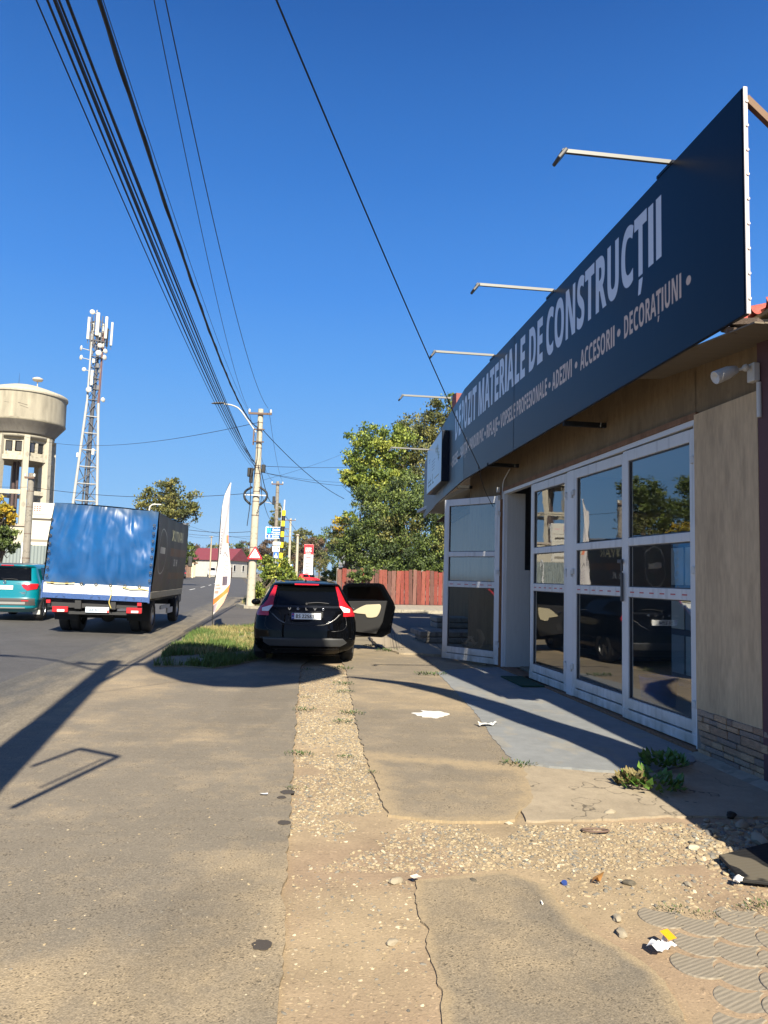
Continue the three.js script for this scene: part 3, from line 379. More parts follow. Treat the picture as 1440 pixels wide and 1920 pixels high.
{ // ---- black estate car parked ahead, front right door open
  const paint = phys(.0018, .002, .0026, .5, { clearcoat: .42, clearcoatRoughness: .02, specularIntensity: 0 });
  const B = new Body([[.17, .72, .22, 4.35, 3, .5], [.26, .84, .07, 4.5, 3.2, .52], [.34, .90, .01, 4.58, 3.4, .52], [.46, .915, .0, 4.62, 3.6, .52], [.475, .918, .006, 4.62, 3.6, .52], [.62, .925, .015, 4.6, 3.6, .5], [.74, .918, .045, 4.52, 3.5, .48], [.88, .895, .085, 4.3, 3.4, .45], [.96, .865, .115, 3.9, 3.4, .43], [1.02, .83, .15, 3.55, 3.3, .42], [1.10, .79, .22, 3.40, 3.2, .40], [1.25, .715, .36, 3.1, 3.1, .38], [1.385, .64, .50, 2.85, 3, .36], [1.405, .625, .44, 2.80, 3, .34], [1.43, .60, .46, 2.72, 2.8, .36], [1.452, .56, .70, 2.6, 2.6, .5], [1.47, .50, 1.1, 2.45, 2.4, .6], [1.480, .40, 1.45, 2.3, 2.2, .5], [1.484, .2, 1.75, 2.1, 2, .3]]);
  const car = thing('estate_car', 'black estate car parked on the forecourt with its front right door open', 'car', P(-1.32, .012, 13.3).toArray(), .128);
  mesh('body', B.shell(.02), paint, car);
  mesh('rear_window', B.patch(1.06, 1.378, neg(pw([[1.06, .61], [1.12, .60], [1.378, .505]])), pw([[1.06, .61], [1.12, .60], [1.378, .505]]), .004), carGlass, car);
  for (const s of [-1, 1]) {
    const inn = pw([[.86, .66], [.95, .66], [1.03, .585], [1.10, .585], [1.40, .525]]), out = pw([[.86, .865], [.90, .868], [1.0, .82], [1.04, .765], [1.12, .70], [1.40, .57]]);
    const l = sub('tail_light', car); mesh('red_lens', s > 0 ? B.patch(.86, 1.395, inn, out, .014, 26, 10) : B.patch(.86, 1.395, neg(out), neg(inn), .014, 26, 10), redLens, l);
    const ci = pw([[.935, .665], [.97, .64], [1.04, .592]]), co = pw([[.935, .775], [.99, .775], [1.04, .625]]); mesh('clear_lens', s > 0 ? B.patch(.935, 1.04, ci, co, .02, 10, 8) : B.patch(.935, 1.04, neg(co), neg(ci), .02, 10, 8), clearLens, l);
  }
  mesh('brake_light', B.patch(1.405, 1.428, y => -.22, y => .22, .01, 4, 12), redLens, car);
  mesh('roof_spoiler', B.patch(1.383, 1.404, y => -.56, y => .56, .05, 4, 16), paint, car);
  mesh('tailgate_seam', [B.line([[-.66, .95], [-.60, .88], [-.46, .77], [-.36, .725], [-.28, .71], [.28, .71], [.36, .725], [.46, .77], [.60, .88], [.66, .95]], .0055), B.line([[-.70, .86], [-.72, .70], [-.66, .63], [-.55, .605], [.55, .605], [.66, .63], [.72, .70], [.70, .86]], .004, .001)], mat(.012, .012, .013, .3), car);
  mesh('chrome_crease', [B.line([[-.60, .895], [-.47, .785], [-.37, .738]], .005, .008), B.line([[.60, .895], [.47, .785], [.37, .738]], .005, .008)], mat(.30, .30, .31, .25, { metalness: .9 }), car);
  mesh('bumper_lip', B.patch(.335, .475, pw([[.335, -.62], [.40, -.74], [.475, -.74]]), pw([[.335, .62], [.40, .74], [.475, .66]]), .012, 8, 20), mat(.03, .031, .033, .45), car);
  mesh('bumper_groove', B.line([[-.80, .475], [-.4, .478], [.4, .478], [.80, .475]], .008, 0), mat(.008, .008, .009, .6), car);
  mesh('bumper_insert', B.patch(.20, .30, y => -.60, y => .60, .004, 4, 14), mat(.008, .008, .009, .6), car);
  mesh('boot_strip', B.patch(1.005, 1.045, y => -.585, y => .585, .006, 4, 16), mat(.012, .013, .015, .12), car);
  const ls = []; 'VOLVO'.split('').forEach((c, i) => { const x = -.30 + i * .15, y = .985, z = -(B.rear(x, y) - .012); if (c === 'V') ls.push(box(.009, .044, .008, x - .012, y, z, 0, 0, .42), box(.009, .044, .008, x + .012, y, z, 0, 0, -.42)); if (c === 'L') ls.push(box(.009, .042, .008, x - .012, y, z), box(.032, .009, .008, x + .002, y - .017, z)); if (c === 'O') ls.push(new THREE.TorusGeometry(.017, .0048, 6, 18).translate(x, y, z)); }); for (const q of ls) mesh('letter', q, chrome, car);
  { const p = plate(.52, .11, (x, w, h) => { x.fillStyle = '#eef0ee'; x.fillRect(0, 0, w, h); x.fillStyle = '#1c3f9c'; x.fillRect(0, 0, 46, h); x.fillStyle = '#d33'; x.fillRect(10, 16, 26, 18); x.fillStyle = '#fff'; x.font = 'bold 26px sans-serif'; x.fillText('N', 14, 92); x.fillStyle = '#111'; x.font = 'bold 92px sans-serif'; x.save(); x.translate(66, 90); x.scale(.86, 1); x.fillText('BS 22581', 0, 0); x.restore(); }); const g = sub('number_plate', car, [0, .858, -.068], 0); mesh('plate_back', p.g, whitePlate, g); mesh('plate_face', p.face, p.m, g); mesh('plate_recess', xf(rbox(.60, .16, .02, .005), 0, .858, -.085), mat(.006, .006, .007, .5), car); }
  mesh('wiper', [B.line([[.02, 1.085], [.2, 1.10], [.40, 1.085]], .008, .022), cyl(.02, .02, .03, 10, 0, 1.075, -(B.rear(0, 1.075) - .01), Math.PI / 2, 0, 0)], darkPlastic, car);
  mesh('roof_aerial', (() => { const g = new THREE.ConeGeometry(.055, .085, 4); xf(g, 0, 0, 0, -.25, Math.PI / 4, 0); g.scale(.4, 1, 1.2); return g.translate(0, 1.515, -1.25); })(), darkPlastic, car);
  mesh('roof_rail', [-1, 1].map(s => tube([V(s * .56, 1.43, -.75), V(s * .575, 1.465, -1.2), V(s * .575, 1.465, -2.2), V(s * .56, 1.42, -2.7)], .012, 16)), mat(.3, .3, .31, .3, { metalness: .8 }), car);
  for (const s of [-1, 1]) { for (const z of [-.95, -3.72]) wheel(car, s * .802, z, .325, .235, s); mesh('side_window', (() => { const g = new THREE.BufferGeometry(); g.setAttribute('position', new THREE.Float32BufferAttribute([s * .735, 1.05, -.95, s * .85, .99, -2.9, s * .66, 1.36, -2.4, s * .63, 1.385, -1.0, s * .68, 1.20, -.80].map((v, i) => i % 3 === 0 ? v + s * .035 : v), 3)); g.setIndex(s > 0 ? [0, 1, 2, 0, 2, 3, 0, 3, 4] : [0, 2, 1, 0, 3, 2, 0, 4, 3]); g.computeVertexNormals(); return g; })(), carGlass, car); mesh('window_trim', tube([V(s * .775, 1.04, -.95), V(s * .89, .985, -2.9)], .009, 8), chrome, car); }
  for (const s of [-1, 1]) mesh('mud_flap', box(.22, .16, .015, s * .79, .26, -.60, .15, 0, 0), darkPlastic, car);
  mesh('wing_mirror', (() => { const g = new THREE.SphereGeometry(.1, 16, 10); g.scale(1, .68, .55); return g.translate(-1.0, .99, -3.0); })(), paint, car);
  mesh('underside', [box(1.3, .1, 3.6, 0, .2, -2.3), cyl(.09, .09, .7, 10, .2, .22, -.45, 0, 0, Math.PI / 2)], mat(.01, .01, .01, .9), car);
  mesh('seat', [rbox(.46, .6, .14, .05, .38, .95, -2.2), rbox(.46, .6, .14, .05, -.38, .95, -2.2)], mat(.5, .45, .35, .8), car);
  // the open door: hinged at the front, swung out, its lining towards us
  const d = sub('door', car, [.90, 0, -3.18], 1.15), sh = new THREE.Shape([[.0, .33], [.92, .31], [1.08, .40], [1.13, .72], [1.17, .94], [1.13, 1.05], [.90, 1.41], [.80, 1.44], [.14, 1.42], [.02, 1.36], [-.05, .98], [-.04, .6]].map(a => new THREE.Vector2(...a)));
  // the door's own plane: x from the hinge to the lock, seen from inside the car
  const flip = g => g.applyMatrix4(new THREE.Matrix4().makeRotationY(Math.PI / 2)).translate(0, 0, 0);
  const hole = new THREE.Path([[.10, 1.09], [1.0, 1.08], [.85, 1.35], [.78, 1.38], [.16, 1.365], [.09, 1.33]].map(a => new THREE.Vector2(...a))); sh.holes.push(hole);
  const place = g => { g.applyMatrix4(new THREE.Matrix4().makeBasis(V(0, 0, 1), V(0, 1, 0), V(-1, 0, 0))); return g; };
  mesh('door_panel', place(new THREE.ExtrudeGeometry(sh, { depth: .09, bevelEnabled: true, bevelThickness: .018, bevelSize: .015, bevelSegments: 2 })), paint, d);
  const lining = new THREE.Shape([[.02, .42], [.80, .38], [.93, .62], [1.02, 1.07], [.06, 1.03]].map(a => new THREE.Vector2(...a)));
  mesh('door_lining', place(new THREE.ExtrudeGeometry(lining, { depth: .03, bevelEnabled: true, bevelThickness: .012, bevelSize: .012, bevelSegments: 2 }).translate(0, 0, .105)), mat(.014, .014, .015, .7), d);
  const ins = new THREE.Shape(); ins.moveTo(.06, .72); ins.quadraticCurveTo(.28, .86, .44, .90); ins.lineTo(.78, .925); ins.quadraticCurveTo(.84, .92, .83, .85); ins.quadraticCurveTo(.80, .70, .72, .64); ins.quadraticCurveTo(.58, .60, .46, .62); ins.lineTo(.42, .69); ins.lineTo(.2, .70); ins.lineTo(.06, .72);
  mesh('door_insert', place(new THREE.ExtrudeGeometry(ins, { depth: .012, bevelEnabled: true, bevelThickness: .006, bevelSize: .006, bevelSegments: 2 }).scale(.82, .92, 1).translate(.22, .15, .15)), mat(.42, .375, .26, .7), d);
  mesh('door_window', place(new THREE.ExtrudeGeometry(new THREE.Shape([[.10, 1.09], [1.0, 1.08], [.85, 1.35], [.78, 1.38], [.16, 1.365], [.09, 1.33]].map(a => new THREE.Vector2(...a))), { depth: .004, bevelEnabled: false }).translate(0, 0, .05)), phys(.10, .11, .11, .02, { transmission: 1, thickness: 0 }), d);
  mesh('door_handle', place(rbox(.14, .03, .04, .01, .22, .89, .17)), chrome, d);
  mesh('speaker_grille', place(cyl(.09, .09, .02, 20, .22, .56, .15, Math.PI / 2, 0, 0)), darkPlastic, d);
}

{ // ---- turquoise compact SUV on the road
  const paint = phys(.0, .15, .20, .28, { clearcoat: 1, clearcoatRoughness: .05 });
  const B = new Body([[.24, .74, .16, 3.9, 3, .45], [.36, .85, .02, 4.05, 3.4, .45], [.60, .885, .0, 4.15, 3.6, .42], [.66, .887, .02, 4.15, 3.6, .42], [.90, .88, .05, 4.0, 3.6, .38], [1.02, .865, .07, 3.7, 3.6, .36], [1.10, .84, .10, 3.2, 3.5, .34], [1.30, .765, .20, 2.9, 3.4, .32], [1.50, .69, .32, 2.6, 3.2, .30], [1.53, .675, .24, 2.55, 3.2, .28], [1.57, .645, .27, 2.45, 3, .34], [1.59, .60, .5, 2.3, 2.6, .4], [1.605, .48, .9, 2.1, 2.4, .4]]);
  const y0 = gy(-10.5, 21), car = thing('compact_suv', 'turquoise compact SUV driving beside the blue truck', 'car', P(-10.52, y0, 20.85).toArray(), .13);
  mesh('body', B.shell(.025), paint, car);
  mesh('roof', (() => { const g = new THREE.SphereGeometry(1, 24, 10, 0, Math.PI * 2, 0, Math.PI / 2); g.scale(.60, .03, .95); return g.translate(0, 1.592, -1.35); })(), mat(.10, .11, .12, .35), car);
  mesh('rear_window', B.patch(1.12, 1.49, neg(pw([[1.12, .69], [1.49, .60]])), pw([[1.12, .69], [1.49, .60]]), .006), carGlass, car);
  for (const s of [-1, 1]) { const inn = pw([[.86, .62], [.93, .52], [1.02, .46], [1.04, .60]]), out = pw([[.86, .64], [.90, .84], [1.02, .855], [1.04, .84]]); mesh('tail_light', s > 0 ? B.patch(.855, 1.045, inn, out, .016, 12, 12) : B.patch(.855, 1.045, neg(out), neg(inn), .016, 12, 12), redLens, car); mesh('reflector', s > 0 ? B.patch(.555, .585, y => .50, y => .68, .012, 2, 8) : B.patch(.555, .585, y => -.68, y => -.50, .012, 2, 8), redLens, car); for (const z of [-.78, -3.28]) wheel(car, s * .785, z, .335, .22, s); mesh('mud_guard', box(.2, .13, .012, s * .79, .24, -.46, .2, 0, 0), pvcDirty, car); }
  mesh('brake_light', B.patch(1.535, 1.558, y => -.17, y => .17, .01, 3, 8), redLens, car);
  mesh('lower_bumper', [B.patch(.44, .635, y => -.82, y => .82, .008, 6, 20)], mat(.05, .05, .052, .7), car);
  for (const [a, b] of [[.47, .535], [.345, .385]]) mesh('skid_plate', B.patch(a, b, y => -.60, y => .60, .014, 4, 16), mat(.34, .34, .33, .4, { metalness: .4 }), car);
  mesh('tailgate_seam', [B.line([[-.60, 1.05], [-.60, .74], [-.55, .69], [.55, .69], [.60, .74], [.60, 1.05]], .005, .001), B.line([[-.5, 1.035], [.45, 1.035]], .006, .002)], mat(.0, .03, .04, .5), car);
  { const p = plate(.52, .11, (x, w, h) => { x.fillStyle = '#ecebe4'; x.fillRect(0, 0, w, h); x.fillStyle = '#1c3f9c'; x.fillRect(0, 0, 40, h); x.fillStyle = '#161616'; x.font = 'bold 88px sans-serif'; x.save(); x.translate(58, 88); x.scale(.84, 1); x.fillText('B 68DVA', 0, 0); x.restore(); }); const g = sub('number_plate', car, [0, .93, -.035]); mesh('plate_back', p.g, whitePlate, g); mesh('plate_face', p.face, p.m, g); }
  mesh('badge', [new THREE.TorusGeometry(.035, .012, 6, 16).translate(.02, 1.075, -.055), box(.17, .014, .006, .50, .80, -.05), box(.10, .02, .006, .53, .765, -.05)], chrome, car);
  mesh('wiper', B.line([[-.05, 1.15], [.15, 1.17], [.35, 1.15]], .008, .02), darkPlastic, car);
  mesh('roof_aerial', bar(V(.30, 1.59, -.55), V(.28, 1.80, -.42), .006, .003), darkPlastic, car);
  for (const s of [-1, 1]) mesh('side_window', (() => { const g = new THREE.BufferGeometry(); g.setAttribute('position', new THREE.Float32BufferAttribute([s * .845, 1.08, -.6, s * .86, 1.07, -2.7, s * .70, 1.50, -2.2, s * .71, 1.50, -.75].map((v, i) => i % 3 === 0 ? v + s * .03 : v), 3)); g.setIndex(s > 0 ? [0, 1, 2, 0, 2, 3] : [0, 2, 1, 0, 3, 2]); g.computeVertexNormals(); return g; })(), carGlass, car);
}

{ // ---- truck with a blue tarpaulin
  const yT = gy(-6.8, 18.5), t = thing('tarpaulin_truck', 'flatbed truck with a creased blue tarpaulin back and dark lettered sides', 'truck', P(-6.83, yT, 18.0).toArray(), .118);
  const tilt = g => { g.applyMatrix4(new THREE.Matrix4().makeTranslation(0, -.6, 0)); g.applyMatrix4(new THREE.Matrix4().makeRotationZ(-.028)); g.translate(0, .6, 0); return g; };
  const W = 1.24, L = 5.1, B0 = 1.14, T0 = 3.10;
  // back sheet: creases that run down from the top corners and sag between the eyelets
  const blueT = dataTex(512, 512, (u, v) => { const n = fbm(u * 8, v * 8, 4), gr = sstep(.18, .0, v) * .5 + sstep(.86, 1, v) * .55 + sstep(.55, .75, fbm(u * 5 + 4, v * 4, 4)) * .18, k = .9 + .3 * (n - .5); return [lerp(.004, .045, gr) * k, lerp(.072, .07, gr) * k, lerp(.235, .10, gr) * k]; });
  const tarp = phys(1, 1, 1, .30, { map: blueT, clearcoat: 1, clearcoatRoughness: .16 });
  const nx = 120, ny = 90, pos = [], uv = [], idx = [];
  for (let j = 0; j <= ny; j++) for (let i = 0; i <= nx; i++) {
    const u = i / nx, v = j / ny, lean = .07 * v, x = lerp(-W, W, u) * (1 - .02 * v) + lean, sag = .03 * Math.abs(Math.sin(u * Math.PI * 7)) * (1 - v), y = lerp(B0 - .03 + sag, T0 - .06 * u, v);
    const fold = .038 * Math.sin(u * 21 + 2.2 * v + 3 * fbm(u * 3, v * 2, 2)) * (1 - v) * Math.sin(Math.PI * Math.min(1, u * 1.02)) + .13 * (fbm(u * 8 + 3 * (v - .5) * (u - .5), v * 1.6, 3) - .5) + .03 * Math.abs(fbm(u * 9 + v * 5, v * 3 - u * 4, 2) - .5) + .035 * Math.sin((u * .9 + (1 - v) * .7) * 16) * sstep(.55, 1, u) * sstep(0, .3, v) * (1 - v) + .03 * Math.sin((1 - u + (1 - v) * .5) * 18) * sstep(.35, 0, u) * (1 - v);
    const belly = .10 * Math.sin(Math.PI * v) * Math.sin(Math.PI * u); pos.push(x, y, .03 + fold + belly); uv.push(u, v);
  }
  for (let j = 0; j < ny; j++) for (let i = 0; i < nx; i++) { const a = j * (nx + 1) + i; idx.push(a, a + 1, a + nx + 2, a, a + nx + 2, a + nx + 1); }
  const bg = new THREE.BufferGeometry(); bg.setAttribute('position', new THREE.Float32BufferAttribute(pos, 3)); bg.setAttribute('uv', new THREE.Float32BufferAttribute(uv, 2)); bg.setIndex(idx); bg.computeVertexNormals();
  mesh('tarpaulin_back', tilt(bg), tarp, t);
  const sideTex = canvasTex(1024, 400, (x, w, h) => { const g = x.createLinearGradient(0, 0, 0, h); x.fillStyle = '#2e3338'; x.fillRect(0, 0, w, h); for (let k = 0; k < 1400; k++) { x.fillStyle = `rgba(${20 + rnd() * 60 | 0},${22 + rnd() * 60 | 0},${26 + rnd() * 60 | 0},.12)`; x.fillRect(rnd() * w, rnd() * h, 6 + rnd() * 60, 4 + rnd() * 40); } x.strokeStyle = '#8d9090'; x.lineWidth = 7; x.beginPath(); x.ellipse(180, 190, 105, 118, 0, 0, 7); x.stroke(); x.fillStyle = '#9a9c9a'; x.fillRect(120, 168, 120, 34); x.fillStyle = '#b9b48a'; x.font = 'bold 86px sans-serif'; x.save(); x.translate(440, 118); x.scale(1.25, 1); x.fillText('XOTVAN', 0, 0); x.restore(); x.fillStyle = '#57402f'; x.fillRect(430, 160, 560, 46); x.fillStyle = '#c2c2bc'; x.font = 'bold 56px sans-serif'; x.fillText('ZU  H', 560, 262); x.fillStyle = '#4e392c'; x.fillRect(430, 300, 560, 38); });
  const sm = new THREE.MeshStandardMaterial({ map: sideTex, roughness: .5 });
  for (const s of [-1, 1]) { const p2 = [], u2 = [], i2 = [], A = 60, C = 24; for (let j = 0; j <= C; j++) for (let i = 0; i <= A; i++) { const u = i / A, v = j / C; p2.push(s * (W * (1 - .02 * v) + .015 + .05 * Math.sin(Math.PI * v) * (.4 + .6 * fbm(u * 7, v * 2, 2)) - .02 * Math.abs(Math.sin(u * Math.PI * 4))) + .07 * v, lerp(B0 - .05, T0 - (s > 0 ? .06 : 0) - .05 * Math.sin(u * Math.PI), v), -u * L); u2.push(s > 0 ? u : 1 - u, v); } for (let j = 0; j < C; j++) for (let i = 0; i < A; i++) { const a = j * (A + 1) + i; i2.push(a, a + 1, a + A + 2, a, a + A + 2, a + A + 1); } const g = new THREE.BufferGeometry(); g.setAttribute('position', new THREE.Float32BufferAttribute(p2, 3)); g.setAttribute('uv', new THREE.Float32BufferAttribute(u2, 2)); g.setIndex(i2); g.computeVertexNormals(); mesh('tarpaulin_side', tilt(g), sm, t); }
  { const p3 = [], i3 = []; const A = 20, C = 30; for (let j = 0; j <= C; j++) for (let i = 0; i <= A; i++) { const u = i / A, v = j / C; p3.push(lerp(-W, W, u) * .98 + .07, T0 - .06 * u + .03 * Math.sin(Math.PI * u) - .04 * Math.abs(Math.sin(v * Math.PI * 4)), -v * L + .03); } for (let j = 0; j < C; j++) for (let i = 0; i < A; i++) { const a = j * (A + 1) + i; i3.push(a, a + 1, a + A + 2, a, a + A + 2, a + A + 1); } const g = new THREE.BufferGeometry(); g.setAttribute('position', new THREE.Float32BufferAttribute(p3, 3)); g.setIndex(i3); g.computeVertexNormals(); mesh('tarpaulin_top', tilt(g), mat(.03, .10, .25, .5), t); }
  mesh('front_board', tilt(box(2.4, 2, .05, .03, 2.1, -L)), mat(.1, .1, .11, .7), t);
  for (const [s, n] of [[1, 8], [-1, 8]]) for (let k = 0; k < n; k++) mesh('eyelet', tilt(new THREE.TorusGeometry(.026, .010, 6, 14).translate(s * (W - .05) + .03, B0 + .22 + k * .19, .10)), mat(.05, .05, .05, .5), t);
  for (let k = 0; k < 7; k++) mesh('eyelet', tilt(new THREE.TorusGeometry(.028, .011, 6, 14).translate(-1.02 + k * .335, B0 + .06, .10)), mat(.04, .04, .04, .5), t);
  const boardM = noiseMat([.70, .69, .65], .22, .9, .3, .6, .004, .3);
  mesh('tailboard', boxUV(tilt(rbox(2.44, .24, .05, .008, 0, 1.08, .06))), boardM, t);
  mesh('tailboard_rail', [tilt(rbox(2.50, .13, .07, .01, 0, .90, .06)), tilt(box(.04, .42, .07, -1.23, 1.03, .07)), tilt(box(.04, .42, .07, 1.23, 1.03, .07))].map(boxUV), noiseMat([.03, .075, .22], .5, .4, 1, .5, 0, .4), t);
  mesh('side_board', [-1, 1].map(s => boxUV(tilt(rbox(.05, .17, L, .01, s * 1.23, 1.0, -L / 2)))), noiseMat([.20, .185, .15], .4, .6, 1, .8, .004, .3), t);
  mesh('bed_frame', [box(2.3, .1, L, 0, .86, -L / 2), box(.14, .2, L + 1.6, -.4, .72, -3.3), box(.14, .2, L + 1.6, .4, .72, -3.3), box(2.1, .16, .12, 0, .72, -.1), box(1.9, .07, .07, 0, .52, -.08), box(.08, .3, .06, -.75, .66, -.08), box(.08, .3, .06, .75, .66, -.08)], mat(.025, .025, .027, .8), t);
  mesh('rope', [tilt(tube([V(-1.15, 1.20, .12), V(-.9, 1.19, .13), V(-.6, 1.20, .13), V(-.5, 1.215, .13)], .011, 20)), tilt(tube([V(.34, 1.15, .14), V(.36, .95, .15), V(.33, .8, .14), V(.38, .66, .12)], .012, 20)), tilt(tube([V(.6, 1.17, .12), V(.8, 1.14, .13), V(1.05, 1.15, .12), V(1.2, 1.12, .1)], .011, 20))], mat(.50, .40, .12, .9), t);
  for (const x of [-.52, .42]) mesh('hook', tilt(new THREE.TorusGeometry(.045, .016, 8, 16).translate(x, .745, .02).scale(1, 1.3, 1)), mat(.55, .5, .4, .6), t);
  for (const s of [-1, 1]) { const x = s > 0 ? .90 : -.80; const l = sub('tail_light', t, [x, .60, .02]); mesh('red_lens', rbox(.36, .14, .07, .015), redLens, l); mesh('clear_lens', rbox(.17, .055, .02, .008, .02, -.03, .032), clearLens, l); mesh('side_marker', rbox(.10, .085, .05, .012, s > 0 ? 1.02 : -1.07, s > 0 ? .75 : .78, .05), redLens, t); }
  { const p = plate(.54, .13, (x, w, h) => { x.fillStyle = '#c9d6e6'; x.fillRect(0, 0, w, h); x.fillStyle = '#1d2430'; x.font = 'bold 90px sans-serif'; x.save(); x.translate(60, 90); x.scale(.8, 1); x.fillText('66B·80F', 0, 0); x.restore(); x.fillStyle = '#c5423f'; x.fillRect(w - 40, 60, 40, 52); }); const g = sub('number_plate', t, [.04, .60, .0]); mesh('plate_back', p.g, whitePlate, g); mesh('plate_face', p.face, p.m, g); }
  for (const s of [-1, 1]) { wheel(t, s * .98, -1.3, .42, .24, s); wheel(t, s * .72, -1.3, .42, .24, s); wheel(t, s * .95, -5.6, .42, .25, s); mesh('mud_flap', box(.55, .42, .015, s * .86, .52, -.72), mat(.016, .016, .017, .9), t); mesh('side_guard', [box(.04, .10, 1.5, s * 1.05, .56, -3.4), box(.05, .16, .9, s * 1.02, .42, -4.4)], pvcDirty, t); }
  mesh('axle', [cyl(.09, .09, 1.7, 12, 0, .42, -1.3, 0, 0, Math.PI / 2), new THREE.SphereGeometry(.19, 14, 10).translate(0, .42, -1.3), cyl(.2, .2, .9, 14, -.5, .55, -3.2, Math.PI / 2, 0, 0), box(.5, .3, .5, -.6, .55, -2.6)], mat(.02, .02, .02, .8), t);
  mesh('cab', [rbox(2.0, 1.6, 1.5, .12, 0, 1.45, -6.1), rbox(2.0, .5, 1.6, .08, 0, .8, -6.1)], mat(.05, .06, .08, .5), t);
  mesh('wing_mirror', [rbox(.14, .34, .08, .03, 1.28, 1.9, -6.5), bar(V(1.0, 1.8, -6.5), V(1.25, 1.85, -6.5), .015)], darkPlastic, t);
}

function farCar(name, label, x, f, turn, color, H = 1.5, L = 4.1, dark) { // cars a few pixels high
  const k = H / 1.5, B = new Body([[.22, .74, .12, L - .2, 3.2, .4], [.34, .84, .02, L - .05, 3.4, .42], [.75, .85, .02, L, 3.4, .4], [.92 * k, .84, .06, L - .5, 3.4, .36], [1.0 * k, .80, .10, L - 1.0, 3.2, .34], [1.4 * k, .62, .34, L - 1.7, 3, .3], [1.47 * k, .52, .5, L - 1.9, 2.6, .3], [H, .3, .9, L - 2.2, 2.2, .2]]);
  const o = thing(name, label, name.includes('van') ? 'van' : 'car', P(x, gy(x, f) + .01, f).toArray(), turn), pm = phys(...color, .3, { clearcoat: 1 });
  mesh('body', B.shell(.04), pm, o);
  mesh('rear_window', B.patch(1.03 * k, 1.36 * k, neg(pw([[1.03 * k, .66], [1.36 * k, .54]])), pw([[1.03 * k, .66], [1.36 * k, .54]]), .01), carGlass, o);
  for (const s of [-1, 1]) { mesh('tail_light', s > 0 ? B.patch(.75, .95, y => .62, y => .82, .02, 4, 6) : B.patch(.75, .95, y => -.82, y => -.62, .02, 4, 6), redLens, o); for (const z of [-.8, -(L - .8)]) wheel(o, s * .76, z, .31, .2, s); for (const [a, b] of [[.8, 1.7], [1.8, 2.6]]) mesh('side_window', (() => { const g = new THREE.BufferGeometry(); g.setAttribute('position', new THREE.Float32BufferAttribute([s * .84, 1.02 * k, -a, s * .84, 1.02 * k, -b, s * .67, 1.36 * k, -b + .1, s * .67, 1.36 * k, -a - .05], 3)); g.setIndex(s > 0 ? [0, 1, 2, 0, 2, 3] : [0, 2, 1, 0, 3, 2]); g.computeVertexNormals(); return g; })(), carGlass, o); }
  mesh('front_window', (() => { const g = new THREE.BufferGeometry(), z = -(L - 1.0) + .1, z2 = -(L - 1.75); g.setAttribute('position', new THREE.Float32BufferAttribute([-.62, 1.02 * k, z, .62, 1.02 * k, z, .5, 1.40 * k, z2 - .02, -.5, 1.40 * k, z2 - .02], 3)); g.setIndex([0, 2, 1, 0, 3, 2]); g.computeVertexNormals(); return g.translate(0, 0, -.12); })(), carGlass, o);
  return o;
}
farCar('hatchback', 'small red hatchback far down the street before the price pylon', -12.8, 112, -1.2, [.55, .012, .02], 1.52, 3.6);
farCar('parked_van', 'white van parked before the red-roofed house', -34.4, 151, Math.PI + .25, [.66, .66, .66], 1.95, 4.4);
farCar('parked_car', 'dark parked car by the brown gate, half hidden by the truck', -32.0, 119, .3, [.03, .032, .036], 1.75, 4.3);
farCar('parked_car', 'silver car parked behind the turquoise SUV by the grey fence', -16.3, 34, .13, [.42, .43, .44], 1.5, 4.3);

// ---------------------------------------------------------------- poles, wires, mast, water tower
const camInv = camQ.clone().invert();
const at = (a, b, f) => { const d = V((a - 720) / 1400, (960 - b) / 1400, -1).applyQuaternion(camQ), t = f / -d.z; return V(d.x * t, EYE + d.y * t, -f); }; // the point at forward distance f that the survey photograph shows at (a, b)
const concreteM = noiseMat([.40, .365, .285], .22, 1.2, .3, .9, .006, .2), concreteDark = noiseMat([.22, .20, .17], .3, 1.2, .3, .9, .006, .3), rustM = noiseMat([.13, .085, .065], .4, .5, 1, .8), black = mat(.012, .012, .013, .6), insul = mat(.55, .52, .46, .3);
function concretePole(name, label, x, f, H, r0, r1, m, o = {}) {
  const y0 = gy(x, f), p = thing(name, label, 'utility pole', P(x, y0, f).toArray(), 0);
  p.rotation.z = o.lean ?? 0;
  mesh('shaft', xf(boxUV(new THREE.CylinderGeometry(r1, r0, H + .3, 18, 6)), 0, H / 2 - .15, 0), m, p);
  mesh('crossarm', [box(o.arm ?? 1.1, .09, .09, 0, H - .25, r1 + .04)], rustM, p);
  for (const s of [-1, 1]) mesh('insulator', new THREE.LatheGeometry([[0, 0], [.045, 0], [.06, .05], [.04, .08], [.055, .11], [.03, .17], [0, .18]].map(a => new THREE.Vector2(...a)), 12).translate(s * (o.arm ?? 1.1) * .46, H - .21, r1 + .04), insul, p);
  for (const h of o.bands ?? [.93, .83, .80, .71, .70, .67, .58, .53, .46, .3]) { const r = lerp(r0, r1, h) + .006; mesh('band', xf(new THREE.CylinderGeometry(r, r, .035, 18, 1, true), 0, H * h, 0), rustM, p); }
  return p;
}
const LH = 9.4;
